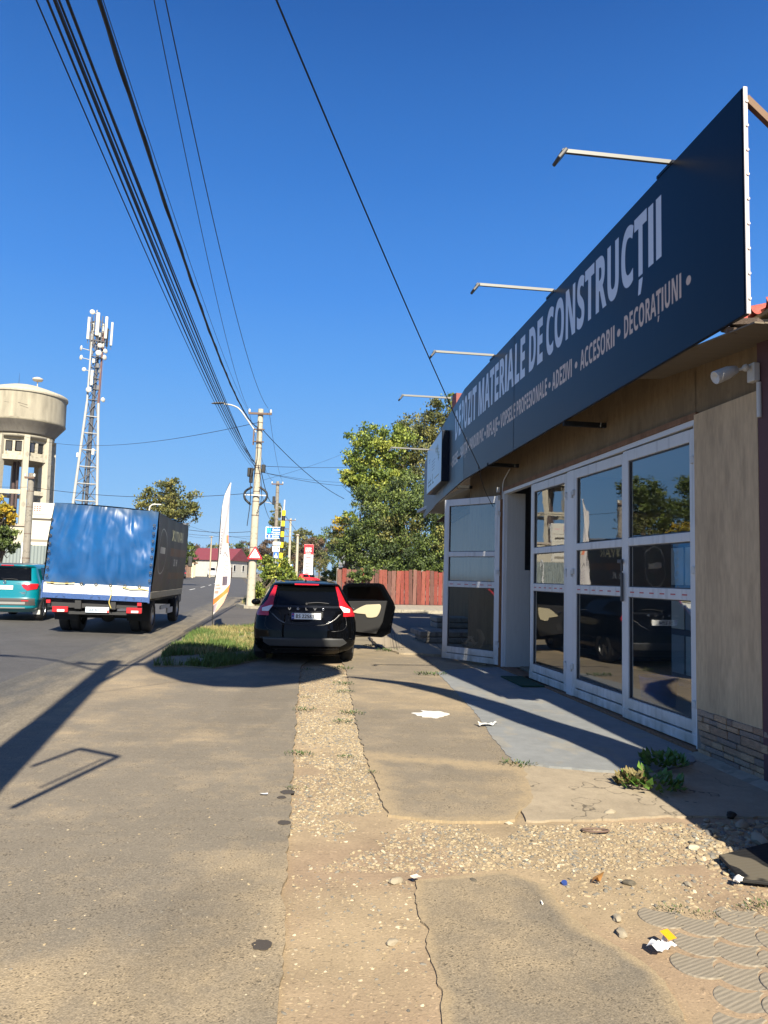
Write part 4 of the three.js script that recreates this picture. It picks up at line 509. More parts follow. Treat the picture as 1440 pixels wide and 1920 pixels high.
function dress(p) { // lamp arm, splice boxes, cable coil
  mesh('lamp_arm', tube([V(-.15, LH - 1.15, .12), V(-.6, LH - .55, .12), V(-1.05, LH - .02, .12), V(-1.45, LH + .13, .12), V(-1.75, LH + .15, .12)], .035, 24, 8), mat(.42, .42, .40, .5), p);
  mesh('lamp_head', (() => { const g = new THREE.SphereGeometry(1, 16, 8); g.scale(.36, .05, .12); return g.rotateZ(.08).translate(-2.0, LH + .19, .12); })(), mat(.12, .12, .12, .5), p);
  mesh('lamp_bracket', [box(.06, .8, .06, -.26, LH - 1.35, .1), box(.5, .05, .06, 0, LH - 1.0, .16), box(.5, .05, .06, 0, LH - 1.6, .18)], rustM, p);
  mesh('splice_box', [rbox(.26, .42, .2, .03, -.33, LH - 3.05, .05), rbox(.16, .3, .16, .03, -.28, LH - 3.4, .05)], black, p);
  mesh('splice_box', rbox(.18, .38, .18, .03, .28, LH - 2.85, .05), black, p);
  const ring = []; for (const s of [-1, 1]) ring.push(tube([V(s * .18, LH - 3.75, .2), V(s * .50, LH - 4.0, .2), V(s * .50, LH - 4.3, .2), V(s * .2, LH - 4.6, .2)], .055, 16, 7)); for (const q of ring) mesh('cable_coil', q, black, p);
  mesh('cable_clamp', box(1.0, .05, .05, 0, LH - 4.14, .22), mat(.55, .55, .54, .5), p);
  mesh('down_lead', tube([V(-.05, LH - .6, .2), V(-.04, LH - 2.6, .22), V(-.25, LH - 3.3, .24), V(-.22, LH - 4.4, .27), V(-.30, LH - 5.6, .3)], .018, 30), black, p);
  mesh('down_lead', tube([V(.05, LH - 2.7, .22), V(.22, LH - 3.4, .24), V(.28, LH - 4.4, .26), V(.10, LH - 5.0, .28)], .014, 30), black, p);
}
const mainPole = concretePole('utility_pole', 'tall white concrete utility pole with street lamp and triangular warning sign', -6.1, 35, LH, .205, .125, concreteM, { lean: -.012 }); dress(mainPole);
const nearPole = concretePole('utility_pole', 'white concrete utility pole beside the photographer that shades the forecourt', -1.86, 1.1, LH, .235, .14, concreteM);
mesh('lamp_arm', tube([V(-.1, LH - .9, .12), V(-.6, LH - .4, .12), V(-1.05, LH - .02, .12), V(-1.45, LH + .13, .12), V(-1.75, LH + .15, .12)], .035, 24, 8), concreteDark, nearPole); mesh('lamp_head', (() => { const g = new THREE.SphereGeometry(1, 16, 8); g.scale(.36, .05, .12); return g.translate(-2.0, LH + .19, .12); })(), black, nearPole);
{ // a bent frame of bars on the near pole, known by its shadow
  const bk = (a, b, f1) => { const [x, f] = G(a, b), L = (f - f1) / Math.cos(SUN_AZ); return V(x + L * Math.sin(SUN_AZ) + 1.86, L * Math.tan(SUN_EL), -f1 + 1.1); }, A = bk(150, 1406, 1.5), B = bk(222, 1421, 1.6), C = bk(25, 1517, 1.6), D = bk(60, 1440, 1.3), E = bk(75, 1480, 1.4);
  for (const [p, q, r] of [[A, B, .03], [B, C, .026], [D, A, .024], [E, bk(195, 1425, 1.55), .012]]) mesh('sign_frame', bar(p, q, r), rustM, nearPole);
}
const pole2 = concretePole('utility_pole', 'grey concrete utility pole behind the white one, beside the blue direction sign', -8.8, 61, 9.2, .20, .13, concreteDark, { arm: .95, bands: [.9, .8, .74, .66, .6, .5] });
mesh('service_box', rbox(.2, .7, .2, .03, -.26, 7.6, .1), black, pole2); mesh('service_arm', [tube([V(-.1, 7.3, .1), V(-.9, 7.45, .1), V(-1.0, 7.45, .1)], .03, 10), tube([V(.15, 7.1, .1), V(.35, 7.05, .1), V(.42, 6.6, .1), V(.40, 5.2, .1)], .03, 14)], mat(.4, .4, .4, .5), pole2);
concretePole('utility_pole', 'third concrete utility pole along the street, thin with a short crossarm', -12.5, 100, 8.9, .2, .14, concreteM, { arm: 1.4, bands: [.9, .8, .6] });
concretePole('utility_pole', 'stubby pale concrete pole left of the fuel price pylon', -14.9, 130, 8.3, .26, .2, concreteM, { arm: .5, bands: [.8] });
concretePole('utility_pole', 'grey concrete pole in front of the water tower', -18.1, 38, 6.2, .20, .15, concreteDark, { arm: .5, bands: [.85, .72, .5, .3] });
concretePole('utility_pole', 'slim wooden-coloured pole before the red-roofed house', -32.2, 140, 7.8, .15, .1, noiseMat([.38, .31, .22], .2, 1, 1, .9), { arm: .6, bands: [.8] });

function wire(label, pts, r, name = 'overhead_wire', group) { const o = mesh(name, tube(pts, r, 48, 5), black); return tag(o, label, 'wire', group); }
const sag = (a, b, s, n = 14) => [...Array(n + 1)].map((_, i) => { const k = i / n, p = a.clone().lerp(b, k); p.y -= 4 * s * k * (1 - k); return p; });
{
  const span = [[-6.1, 6.45, 5.45, .55, .006], [-6.1, 6.64, 5.65, .64, .010], [-6.1, 6.75, 5.76, .64, .012], [-6.1, 6.81, 5.76, .59, .008], [-6.1, 6.59, 5.75, .39, .010], [-6.1, 6.72, 5.91, .43, .014], [-6.1, 6.51, 5.82, .19, .009]];
  const order = ['outermost thin', 'second', 'third', 'fourth', 'fifth', 'sixth and thickest', 'innermost']; span.forEach(([x, h0, h1, s, r], i) => wire(`${order[i]} black cable counted from the left in the low bundle overhead`, sag(P(x, h0, 34.9), P(-1.95, h1, 1.0), s), r, 'overhead_wire', 'cables of the low bundle'));
  wire('thick twisted black power cable from the white pole to overhead', sag(P(-6.1, 8.5, 34.9), P(-1.95, 6.71, 1), 1.0), .022);
  { const a = sag(P(-6.1, 8.5, 34.9), P(-1.95, 6.71, 1), 1.0, 90).map((p, i) => p.clone().add(V(.018 * Math.sin(i * .9), .018 * Math.cos(i * .9), 0))); const o = mesh('overhead_wire', tube(a, .012, 180, 5), black); tag(o, 'thin strand wound round the thick twisted power cable', 'wire'); }
  wire('thin wire just right of the thick twisted cable', sag(P(-6.55, 9.25, 34.9), P(-1.95, 6.62, 1), .53), .005);
  wire('left one of two bare wires to the white pole crossarm', sag(P(-6.6, 9.42, 34.9), P(-1.95, 9.23, 1), 1.0), .007);
  wire('right one of two bare wires to the white pole crossarm', sag(P(-5.62, 9.42, 34.9), P(-1.95, 9.1, 1), 1.3), .008);
  wire('single thin cable from overhead down to the lower edge of the blue sign', sag(P(1.66, 3.53, 12.95), P(-1.95, 6.55, 1), .16), .0075);
  wire('short cable from the sign edge down to the doorway box', [P(1.62, 3.56, 12.9), P(1.75, 3.2, 13.05), P(1.95, 2.9, 13.3)], .006);
  // wires across and along the street
  const W = (label, a, b, s, r) => wire(label, sag(a, b, s), r);
  W('long cable from the white pole across to the mast', P(-6.1, 8.75, 35), P(-40, 16, 80), 1.2, .014);
  W('drooping cable between the white pole and the water tower pole', P(-6.1, 5.4, 35), P(-18.1, 5.7, 38), .35, .013);
  W('faint cable left of the water tower pole', P(-18.1, 5.7, 38), P(-30, 6.3, 40), .2, .010);
  W('cable from the white pole down to the big tree', at(490, 803, 35), at(645, 935, 50), .35, .018);
  W('level cable from the white pole to the trees', at(490, 874, 35), at(665, 876, 52), .05, .012);
  W('second cable fanning to the trees', at(494, 886, 35), at(660, 912, 50), .12, .011);
  W('third cable fanning to the trees', at(494, 886, 35), at(650, 905, 52), .1, .008);
  W('thin cable climbing to the tree top', at(494, 900, 35), at(650, 848, 52), .1, .007);
  W('wire between the crossarms of the first two poles', P(-5.62, 9.4, 35.1), P(-8.4, 9.2, 61), .55, .009);
  W('left crossarm wire between the first two poles', P(-6.6, 9.4, 35.1), P(-9.2, 9.2, 61), .6, .009);
  W('heavy sagging cable between the first two poles', P(-6.0, 7.0, 35.1), P(-8.9, 7.6, 61), .9, .022);
  W('low sagging cable between the first two poles', P(-6.0, 6.2, 35.1), P(-8.9, 6.0, 61), .8, .014);
  W('cable running from the second pole down the street', P(-8.7, 7.1, 61), P(-12.4, 6.6, 100), .4, .016);
  W('cable from the second pole to the houses on the right', P(-8.7, 7.3, 61), P(-9, 5.0, 95), .3, .018);
  W('far cable crossing behind the banner flag', at(350, 993, 90), at(478, 996, 90), .25, .03);
  W('thin far cable crossing behind the banner flag', at(350, 1001, 90), at(478, 1006, 90), .15, .02);
  W('lowest far cable behind the banner flag', at(335, 1000, 110), at(398, 1008, 140), .3, .02);
  W('pale distant cable over the red-roofed house', at(350, 985, 110), at(478, 1012, 120), .3, .018);
}
{ // warning sign with a walking figure
  const o = thing('warning_sign', 'red and white triangular pedestrian warning sign on the white pole', 'road sign', P(-6.04, 0, 34.7).toArray(), 0), c = at(478, 1040, 34.7), s = .37;
  const tri = (r, rd) => { const sh = new THREE.Shape(), a = [90, 210, 330].map(d => [Math.cos(d * Math.PI / 180) * r, Math.sin(d * Math.PI / 180) * r]); const mid = (p, q, t) => [lerp(p[0], q[0], t), lerp(p[1], q[1], t)]; sh.moveTo(...mid(a[0], a[1], rd)); for (let i = 0; i < 3; i++) { const p = a[i], q = a[(i + 1) % 3], n = a[(i + 2) % 3]; sh.lineTo(...mid(q, p, rd)); sh.quadraticCurveTo(...q, ...mid(q, n, rd)); } sh.closePath(); return sh; };
  const dx = c.x + 6.04, dy = c.y;
  mesh('sign_plate', new THREE.ExtrudeGeometry(tri(s * 1.15, .12), { depth: .02, bevelEnabled: false }).translate(dx, dy, -.02), mat(.52, .02, .035, .5), o);
  mesh('sign_field', new THREE.ExtrudeGeometry(tri(s * .80, .08), { depth: .004, bevelEnabled: false }).translate(dx, dy, 0), mat(.78, .78, .77, .5), o);
  mesh('walking_figure', [cyl(.022, .022, .006, 14, dx, dy + .11, .007, Math.PI / 2, 0, 0), ...[[0, .08, 0, -.04, .035], [0, -.03, .075, -.15, .022], [0, -.03, -.07, -.15, .022], [0, .06, .09, -.02, .016], [0, .06, -.085, -.0, .016]].map(([a, b, e, f, w]) => beam(V(dx + a, dy + b, .008), V(dx + e, dy + f, .008), w, .006))], black, o);
  for (const k of [-.16, .15]) mesh('crossing_bar', box(.03, .05, .006, dx + k, dy - .13, .007), black, o);
}
{ // lattice mast with antennas
  const c = at(170, 755, 100), bx = -40.3, o = thing('telecom_mast', 'white lattice telecom mast crowded with panel antennas and dishes', 'mast', P(bx, 0, 100).toArray(), .35); o.rotation.z = -.012;
  const wm = mat(.36, .36, .35, .5), gm = mat(.11, .11, .12, .6), rm = mat(.13, .06, .052, .6);
  const leg = k => (h) => { const r = h < 24.1 ? lerp(2.35, .84, h / 24.1) : .84, a = k * 2 * Math.PI / 3 + Math.PI; return V(Math.sin(a) * r, h, Math.cos(a) * r); };
  const legs = [0, 1, 2].map(leg);
  legs.forEach((L, i) => { mesh('leg', bar(L(0), L(24.1), .20, .17, 10), wm, o); mesh('leg', bar(L(24.1), L(34), .14, .11, 10), i === 2 ? rm : wm, o); });
  for (let h = 1.5, k = 0; h < 34; h += h < 24 ? 2.3 : 1.5, k++) for (let i = 0; i < 3; i++) { const A = legs[i], B = legs[(i + 1) % 3], h2 = Math.min(34, h + (h < 24 ? 2.3 : 1.5)); mesh('brace', bar(A(h), B(h), .06, .06, 5), h > 24 ? gm : wm, o); mesh('brace', k % 2 ? bar(A(h), B(h2), .055, .055, 5) : bar(B(h), A(h2), .055, .055, 5), gm, o); }
  mesh('feeder_cable', [tube([V(.1, 0, .1), V(.1, 12, .1), V(.05, 24, .1), V(.2, 34, .1)], .24, 20, 6), tube([V(-.5, 0, .1), V(-.35, 12, .1), V(-.15, 24, .1)], .12, 20, 6)], mat(.06, .065, .08, .7), o);
  mesh('ladder', [...[-.18, .18].map(s => box(.04, 33, .04, .75 + s, 17, .5)), ...[...Array(40)].map((_, k) => box(.36, .03, .03, .75, .8 + k * .82, .5))], gm, o);
  const panels = [[-1.25, 34.3, .4, 3.1, .34], [-.1, 34.8, 1.2, 3.2, .46], [1.0, 34.6, .8, 3.1, .36], [1.75, 34.0, .2, 3.3, .30], [.55, 34.2, -.9, 2.8, .3], [-.7, 34.3, -.7, 2.8, .3], [-.35, 27.4, .9, 2.1, .36], [1.2, 33.6, -.5, 2.6, .28]];
  for (const [x, y, z, h, w] of panels) { mesh('panel_antenna', rbox(w, h, .18, .05, x, y, z), mat(.46, .44, .37, .5), o); mesh('antenna_mount', [cyl(.04, .04, h + .6, 8, x, y - .2, z - .22), bar(V(x, y - 1, z - .22), V(x * .3, y - 1.4, z * .3), .04), bar(V(x, y + .6, z - .22), V(x * .3, y + .2, z * .3), .04)], gm, o); }
  const dish = (x, y, z, r, turn) => { const g = new THREE.SphereGeometry(r, 18, 8, 0, Math.PI * 2, 0, 1.2); g.scale(1, .5, 1); xf(g, 0, 0, 0, Math.PI / 2, 0, 0); xf(g, 0, 0, 0, 0, turn, 0); mesh('dish_antenna', [g.translate(x, y, z), bar(V(x, y, z), V(x * .4, y - .1, z * .4), .05)], mat(.5, .485, .44, .5), o); };
  for (const a of [[-.9, 36.6, .4, .38, .2], [-.35, 36.7, .5, .28, 1.2], [-1.9, 31.4, .4, .42, -1.2], [-1.85, 30.1, .4, .40, -1.0], [.4, 31.9, 1.1, .36, .2], [.3, 30.8, 1.3, .42, -.1], [1.1, 31.3, .8, .36, .6], [1.05, 30.4, .8, .40, .8], [-1.4, 28.5, .5, .30, -.3], [-.6, 25.7, .9, .42, -.4], [1.25, 24.6, .6, .36, .7]]) dish(...a);
  mesh('equipment_box', [rbox(.34, .8, .3, .04, .5, 17.3, 1.1), rbox(.5, .6, .3, .04, -.3, 9.2, 1.4), rbox(.3, .6, .3, .04, -1.4, 16.8, .3)], mat(.6, .58, .52, .6), o);
  for (const [x, z] of [[-.9, .5], [-.5, .9], [.5, .9], [.9, .3], [.2, -.9], [-.9, -.4], [.1, 1.0], [-.2, .4]]) mesh('mount_pipe', cyl(.06, .06, 4.6, 8, x, 33.8, z), gm, o);
  for (const [x, y, z] of [[.55, 28.6, .4], [-.3, 29.8, .6], [.3, 29.2, .7], [-.6, 31.0, .3], [.7, 32.2, .4], [.5, 26.2, .5], [-.5, 32.4, .6], [.2, 33.4, .9], [-.9, 33.0, .4]]) mesh('radio_unit', rbox(.36, .62, .26, .04, x, y, z), (x > 0) === (y > 30) ? wm : gm, o);
  mesh('work_platform', [new THREE.TorusGeometry(.95, .09, 6, 20).rotateX(Math.PI / 2).translate(0, 32.6, 0), new THREE.TorusGeometry(1.05, .04, 6, 20).rotateX(Math.PI / 2).translate(0, 33.8, 0), new THREE.TorusGeometry(1.05, .04, 6, 20).rotateX(Math.PI / 2).translate(0, 35.2, 0)], gm, o);
}
{ // concrete water tower
  const bx = -44.9, o = thing('water_tower', 'weathered concrete water tower with round tank on eight legs', 'water tower', P(bx, 0, 91).toArray(), 0);
  const stain = dataTex(1024, 512, (u, v) => { const n = fbm(u * 40, v * 6, 4), st = fbm(u * 90, v * 3 + 5, 3), low = sstep(.16, .0, v), k = .82 + .5 * (n - .5) + .42 * (st - .5), d = low * .35; return [(.36 - d * .22) * k, (.325 - d * .2) * k, (.25 - d * .2) * k]; }, true);
  const cm = new THREE.MeshStandardMaterial({ map: stain, roughness: .92 }), c2 = noiseMat([.40, .365, .29], .26, 3, .4, .92, .02, .25), c3 = noiseMat([.17, .155, .135], .3, 3, .4, .92, .02);
  const lathe = pts => new THREE.LatheGeometry(pts.map(a => new THREE.Vector2(...a)), 64);
  mesh('tank', lathe([[4.82, 18.95], [4.95, 19.1], [4.89, 19.3], [4.86, 22.3], [4.99, 22.35]]), cm, o);
  mesh('tank_roof', boxUV(lathe([[4.99, 22.35], [5.05, 22.5], [5.01, 22.72], [4.8, 22.85], [3.4, 23.35], [2.0, 23.8], [.5, 24.05], [0, 24.08]])), c2, o);
  mesh('tank_floor', boxUV(lathe([[0, 17.4], [3.75, 17.4], [3.78, 17.7], [4.4, 18.45], [4.82, 18.95]])), c3, o);
  mesh('ring_beam', boxUV(lathe([[0, 16.9], [3.7, 16.9], [3.74, 17.4]])), c2, o);
  const ang = k => -.17 + k * Math.PI / 4, R = 3.6, pt = (k, h, r = R) => V(Math.sin(ang(k)) * r, h, Math.cos(ang(k)) * r);
  for (let k = 0; k < 8; k++) {
    const a = pt(k, 0, R + .28), b = pt(k, 17.3, R);
    mesh('tower_leg', boxUV(beam(a, b, .62, .75)), c2, o);
    for (const [h, s] of [[10.5, .5], [14.6, .55], [4.5, .5]]) mesh('tie_beam', boxUV(beam(pt(k, h, R + .05), pt(k + 1, h, R + .05), .34, s)), c2, o);
    // band of wall with two window openings between the legs
    const p = pt(k, 0, R * .97), q = pt(k + 1, 0, R * .97), L = p.distanceTo(q), m = p.clone().lerp(q, .5), g = sub('window_band', o, [m.x, 15.6, m.z], Math.atan2(m.x, m.z));
    mesh('band_wall', [box(L, .55, .2, 0, -.55, 0), box(L, .3, .2, 0, 1.15, 0), box(.28, 1.3, .2, 0, .35, 0), box(.45, 1.3, .2, -L / 2 + .2, .35, 0), box(.45, 1.3, .2, L / 2 - .2, .35, 0)].map(boxUV), c2, g);
    for (const s of [-1, 1]) mesh('window', box(.62, 1.1, .03, s * .58, .40, -.06), (k + s) % 3 ? black : mat(.05, .05, .06, .2), g);
  }
  mesh('stair_pipe', [cyl(.2, .2, 17, 10, -.5, 8.5, .2), cyl(.14, .14, 17, 10, .1, 8.5, .5), cyl(.1, .1, 17, 10, .35, 8.5, -.2)], mat(.07, .045, .045, .8), o);
  mesh('inner_floor', lathe([[0, 14.45], [3.5, 14.45], [3.5, 14.85], [0, 14.85]]), c3, o);
  mesh('siren', [...[cyl(.08, .05, .9, 10, 1.7, 24.1, .4)], lathe([[0, 0], [.5, .05], [.62, .22], [.6, .36], [.3, .5], [0, .52]]).translate(1.7, 24.5, .4)], mat(.45, .40, .34, .7), o);
  mesh('lightning_rod', bar(V(-.8, 23.8, 0), V(-.8, 25.6, 0), .03, .01), black, o);
  mesh('tank_cracks', [bar(V(1.6, 20.9, 4.62), V(2.5, 20.7, 4.20), .03), bar(V(1.8, 20.6, 4.54), V(2.6, 20.35, 4.14), .025), bar(V(.1, 20.9, 4.87), V(.6, 20.85, 4.84), .02)], mat(.12, .10, .08, .9), o);
}
{ // low buildings, fence and board left of the road
  const whiteW = noiseMat([.42, .39, .32], .12, 3, .4, .9), b = thing('pump_house', 'low white flat-roofed building at the foot of the water tower', 'building', P(-40, 0, 75).toArray(), .1);
  mesh('wall', boxUV(box(14, 5.6, 6, 0, 2.9, -1)), whiteW, b); mesh('roof_edge', boxUV(box(14.3, .22, 6.3, 0, 5.75, -1)), noiseMat([.35, .3, .25], .2, 2, 1, .9), b); for (const x of [-2, 1.5, 4.8]) { const w = sub('window', b, [x, 2.9, 2.02]); mesh('pane', box(1.2, 1.2, .06), black, w); mesh('frame', [box(1.36, .08, .1, 0, .64, 0), box(1.36, .08, .1, 0, -.64, 0), box(.08, 1.2, .1, -.64, 0, 0), box(.08, 1.2, .1, .64, 0, 0), box(.05, 1.2, .09, 0, 0, 0)], pvc, w); }
  const f = thing('metal_fence', 'grey-green corrugated metal fence behind the turquoise SUV', 'fence', [0, 0, 0]); const fm = mat(.20, .235, .235, .5, { metalness: .2 });
  for (let k = 0; k < 26; k++) { const x = -46 + k * 1.25 , ff = 45.5 - .09 * k, y = gy(x, ff); const sh = new THREE.Shape(); sh.moveTo(0, 0); for (let i = 0; i <= 12; i++) sh.lineTo(i * .1, i % 2 ? .05 : .0); sh.lineTo(1.2, -.03); sh.lineTo(0, -.03); mesh('panel', xf(new THREE.ExtrudeGeometry(sh, { depth: 2.55, bevelEnabled: false }), x, y + 2.65, -ff, Math.PI / 2, 0, 0), fm, f); if (k % 2 === 0) mesh('post', box(.09, 2.8, .09, x, y + 1.4, -ff + .1), pvc, f); }
  const p0 = at(57, 943, 58), p1 = at(99, 1022, 58), bd = thing('notice_board', 'tall white printed notice board left of the blue truck', 'board', [(p0.x + p1.x) / 2, 0, -58]); bd.rotation.z = -.02;
  const t = canvasTex(256, 480, (x, w, h) => { x.fillStyle = '#c4c1b8'; x.fillRect(0, 0, w, h); x.fillStyle = '#a04848'; for (let i = 0; i < 3; i++) for (let j = 0; j < 3; j++) x.fillRect(28 + i * 26, 32 + j * 24, 15, 13); x.fillStyle = '#c9a0a0'; x.fillRect(140, 60, 80, 12); x.fillStyle = '#7a746c'; x.fillRect(20, 130, 210, 5); x.fillStyle = '#4d473f'; x.fillRect(20, 175, 200, 26); x.fillStyle = '#aaa49a'; for (const y of [230, 262, 300, 330]) x.fillRect(40, y, 150, 7); x.fillStyle = '#857f74'; x.fillRect(24, 420, 190, 30); });
  const hh = p0.y - p1.y, ww = p1.x - p0.x; mesh('board_face', [xf(new THREE.PlaneGeometry(ww, hh), 0, p1.y + hh / 2, .035)], new THREE.MeshStandardMaterial({ map: t, roughness: .6 }), bd); mesh('board_back', box(ww + .06, hh + .06, .06, 0, p1.y + hh / 2, 0), pvc, bd); for (const s of [-1, 1]) mesh('board_post', box(.09, p0.y, .09, s * ww * .4, p0.y / 2, -.07), rustM, bd);
}
function house(name, label, x, f, turn, w, d, hw, hr, wallC, roofC, wins = 2, y = gy(x, f)) {
  const o = thing(name, label, 'house', P(x, y, f).toArray(), turn), wm = noiseMat(wallC, .15, 3, .5, .9), rm = noiseMat(roofC, .25, 2, 3, .75);
  mesh('wall', boxUV(box(w, hw, d, 0, hw / 2, 0)), wm, o);
  const sh = new THREE.Shape([[-w / 2 - .4, 0], [w / 2 + .4, 0], [w / 2 + .4, .12], [0, hr], [-w / 2 - .4, .12]].map(a => new THREE.Vector2(...a)));
  const rg = new THREE.ExtrudeGeometry(sh, { depth: d + .8, bevelEnabled: false }).translate(0, hw, -d / 2 - .4); mesh('roof', boxUV(rg), rm, o);
  mesh('chimney', box(.5, 1.1, .5, w * .2, hw + hr * .8, -d * .2), noiseMat([.3, .15, .1], .3, 1, 1, .9), o);
  for (let k = 0; k < wins; k++) { const q = sub('window', o, [lerp(-w / 2, w / 2, (k + .5) / wins), hw * .55, d / 2 + .02]); mesh('pane', box(1.0, 1.2, .05), black, q); mesh('frame', [box(1.2, .1, .08, 0, .65, 0), box(1.2, .1, .08, 0, -.65, 0), box(.1, 1.2, .08, .55, 0, 0), box(.1, 1.2, .08, -.55, 0, 0)], pvc, q); }
  mesh('door', box(.9, 2.0, .06, -w / 2 + .7, 1.0, d / 2 + .03), rustM, o); return o;
}
house('house', 'white house with a dark red tiled roof left of the banner flag', -34.5, 158, 1.35, 9, 9, 3.4, 2.6, [.42, .40, .36], [.15, .028, .04], 2);
house('shed', 'low brown-roofed shed with a cream wall beside the wooden gate', -37.2, 140, .3, 4.2, 4, 2.5, 1.5, [.44, .37, .25], [.17, .10, .06], 1);
house('house', 'grey-roofed house behind the white kiosk', -2.6, 108, 1.25, 5, 5, 3.0, 2.0, [.30, .27, .22], [.17, .18, .19], 2);
house('house', 'yellow low house at the end of the street behind the white pole', -42, 205, .2, 9, 6, 2.2, 1.2, [.6, .5, .28], [.4, .4, .38], 3);
{
  const g = thing('wooden_gate', 'tall brown board gate beside the dark parked car', 'gate', P(-34.2, gy(-34, 128), 128).toArray(), .2), wm = noiseMat([.13, .075, .055], .3, .6, .2, .9);
  for (let k = 0; k < 12; k++) mesh('board', box(.24, 2.2 + rr(-.05, .05), .04, -1.5 + k * .26, 1.15, 0), wm, g); mesh('gate_rail', [box(3.2, .1, .06, 0, .5, -.05), box(3.2, .1, .06, 0, 1.9, -.05)], wm, g); for (const s of [-1, 1]) mesh('gate_post', box(.25, 2.5, .25, s * 1.75, 1.25, 0), noiseMat([.5, .45, .35], .2, 1, 1, .9), g);
  const k = thing('kiosk', 'white flat-roofed kiosk with windows right of the price pylon', 'kiosk', P(-2.25, gy(-3, 72), 72).toArray(), .25);
  mesh('wall', boxUV(box(3.0, 2.3, 3, 0, 1.15, -1.5)), noiseMat([.42, .40, .36], .12, 2, .5, .9), k); mesh('roof', [box(3.6, .14, 4.2, -.1, 2.45, -1.2, .03, 0, .07)], mat(.16, .16, .17, .7), k);
  for (const x of [-.9, 0, .9]) { const w = sub('window', k, [x, 1.3, .02]); mesh('pane', box(.75, .9, .05), black, w); mesh('frame', [box(.9, .07, .08, 0, .48, 0), box(.9, .07, .08, 0, -.48, 0), box(.07, .9, .08, .42, 0, 0), box(.07, .9, .08, -.42, 0, 0)], pvc, w); }
  for (const s of [-1, 1]) mesh('roof_post', cyl(.06, .06, 2.4, 8, s * 1.6, 1.2, .9), mat(.35, .34, .33, .6), k);
  const l = thing('price_pylon', 'red-topped white fuel price pylon reading LUK at the end of the street', 'sign', P(-11.9, gy(-12, 120), 120).toArray(), .05), t = canvasTex(256, 1024, (x, w, h) => { x.fillStyle = '#f1f0ee'; x.fillRect(0, 0, w, h); x.fillStyle = '#d2202c'; x.fillRect(0, 0, w, 270); x.fillStyle = '#fff'; x.font = 'bold 150px sans-serif'; x.save(); x.translate(34, 190); x.scale(.62, 1.05); x.fillText('LUK', 0, 0); x.restore(); x.fillRect(40, 222, 150, 12); x.fillStyle = '#d2202c'; x.fillRect(50, 330, 150, 26); x.fillStyle = '#78b7d8'; x.fillRect(40, 420, 170, 18); x.fillStyle = '#2c3542'; for (let i = 0; i < 6; i++) x.fillRect(44, 500 + i * 80, 166, 34); });
  mesh('pylon_body', rbox(1.46, 6.2, .4, .03, 0, 3.1, 0), pvc, l); mesh('pylon_face', new THREE.PlaneGeometry(1.44, 6.15).translate(0, 3.1, .205), new THREE.MeshStandardMaterial({ map: t, roughness: .5 }), l);
  const s = thing('striped_pole', 'yellow and black striped pole beside the blue direction sign', 'pole', P(-7.72, gy(-7.7, 56), 56).toArray(), 0); s.rotation.z = -.03;
  for (let i = 0; i < 16; i++) mesh('stripe', cyl(.14, .14, .40, 12, 0, .2 + i * .40, 0), i % 2 ? mat(.75, .62, .02, .6) : black, s); mesh('pole_top', cyl(.06, .06, .9, 8, 0, 6.75, 0), pvcDirty, s);
  const d = thing('direction_sign', 'blue direction sign with white lettering left of the striped pole', 'road sign', P(0, 0, 57).toArray(), 0), p0 = at(499, 988, 57), p1 = at(526, 1010, 57), dt = canvasTex(256, 200, (x, w, h) => { x.fillStyle = '#fff'; x.fillRect(0, 0, w, h); x.fillStyle = '#1560b0'; x.fillRect(8, 8, w - 16, 118); x.fillRect(8, 134, w - 16, 58); x.fillStyle = '#35b6d8'; x.fillRect(18, 24, 70, 80); x.fillStyle = '#fff'; x.font = 'bold 44px sans-serif'; x.fillText('Buzău', 112, 60); x.fillText('Focşani', 98, 108); x.fillRect(40, 148, 36, 32); x.font = 'bold 40px sans-serif'; x.fillText('Brăila', 112, 178); });
  mesh('sign_face', new THREE.PlaneGeometry(p1.x - p0.x, p0.y - p1.y).translate((p0.x + p1.x) / 2, (p0.y + p1.y) / 2, .03), new THREE.MeshStandardMaterial({ map: dt, roughness: .5 }), d); mesh('sign_back', box(p1.x - p0.x + .04, p0.y - p1.y + .04, .04, (p0.x + p1.x) / 2, (p0.y + p1.y) / 2, 0), mat(.4, .4, .4, .5), d); mesh('sign_arm', [box(1.6, .06, .06, p1.x - .2, p0.y - .1, -.06), box(1.6, .06, .06, p1.x - .2, p1.y + .2, -.06)], rustM, d);
  const small = (label, a, b, c2, e, f, draw, name = 'road_sign') => { const q0 = at(a, b, f), q1 = at(c2, e, f), o = thing(name, label, 'road sign', P(0, 0, f).toArray(), 0), tt = canvasTex(128, 128, draw), w = q1.x - q0.x, h = q0.y - q1.y, cx = (q0.x + q1.x) / 2, cy = (q0.y + q1.y) / 2; mesh('sign_face', new THREE.PlaneGeometry(w, h).translate(cx, cy, .02), new THREE.MeshStandardMaterial({ map: tt, roughness: .5 }), o); mesh('sign_back', box(w + .03, h + .03, .03, cx, cy, 0), mat(.4, .4, .4, .5), o); mesh('sign_post', cyl(.035, .035, q0.y - gy(cx, f), 8, cx, (q0.y + gy(cx, f)) / 2, -.04), pvcDirty, o); };
  small('white arrow sign below the blue direction sign', 511, 1024, 524, 1034, 55, (x, w, h) => { x.fillStyle = '#f4f2ec'; x.fillRect(0, 0, w, h); x.fillStyle = '#222'; x.fillRect(20, 24, 40, 18); x.fillRect(20, 56, 56, 18); x.beginPath(); x.moveTo(100, 20); x.lineTo(124, 64); x.lineTo(100, 108); x.fill(); });
  small('white shield sign between the blue and arrow signs', 512, 1016, 526, 1022, 55.5, (x, w, h) => { x.fillStyle = '#f4f2ec'; x.fillRect(0, 0, w, h); x.fillStyle = '#b9b5ac'; x.fillRect(0, 90, w, 38); });
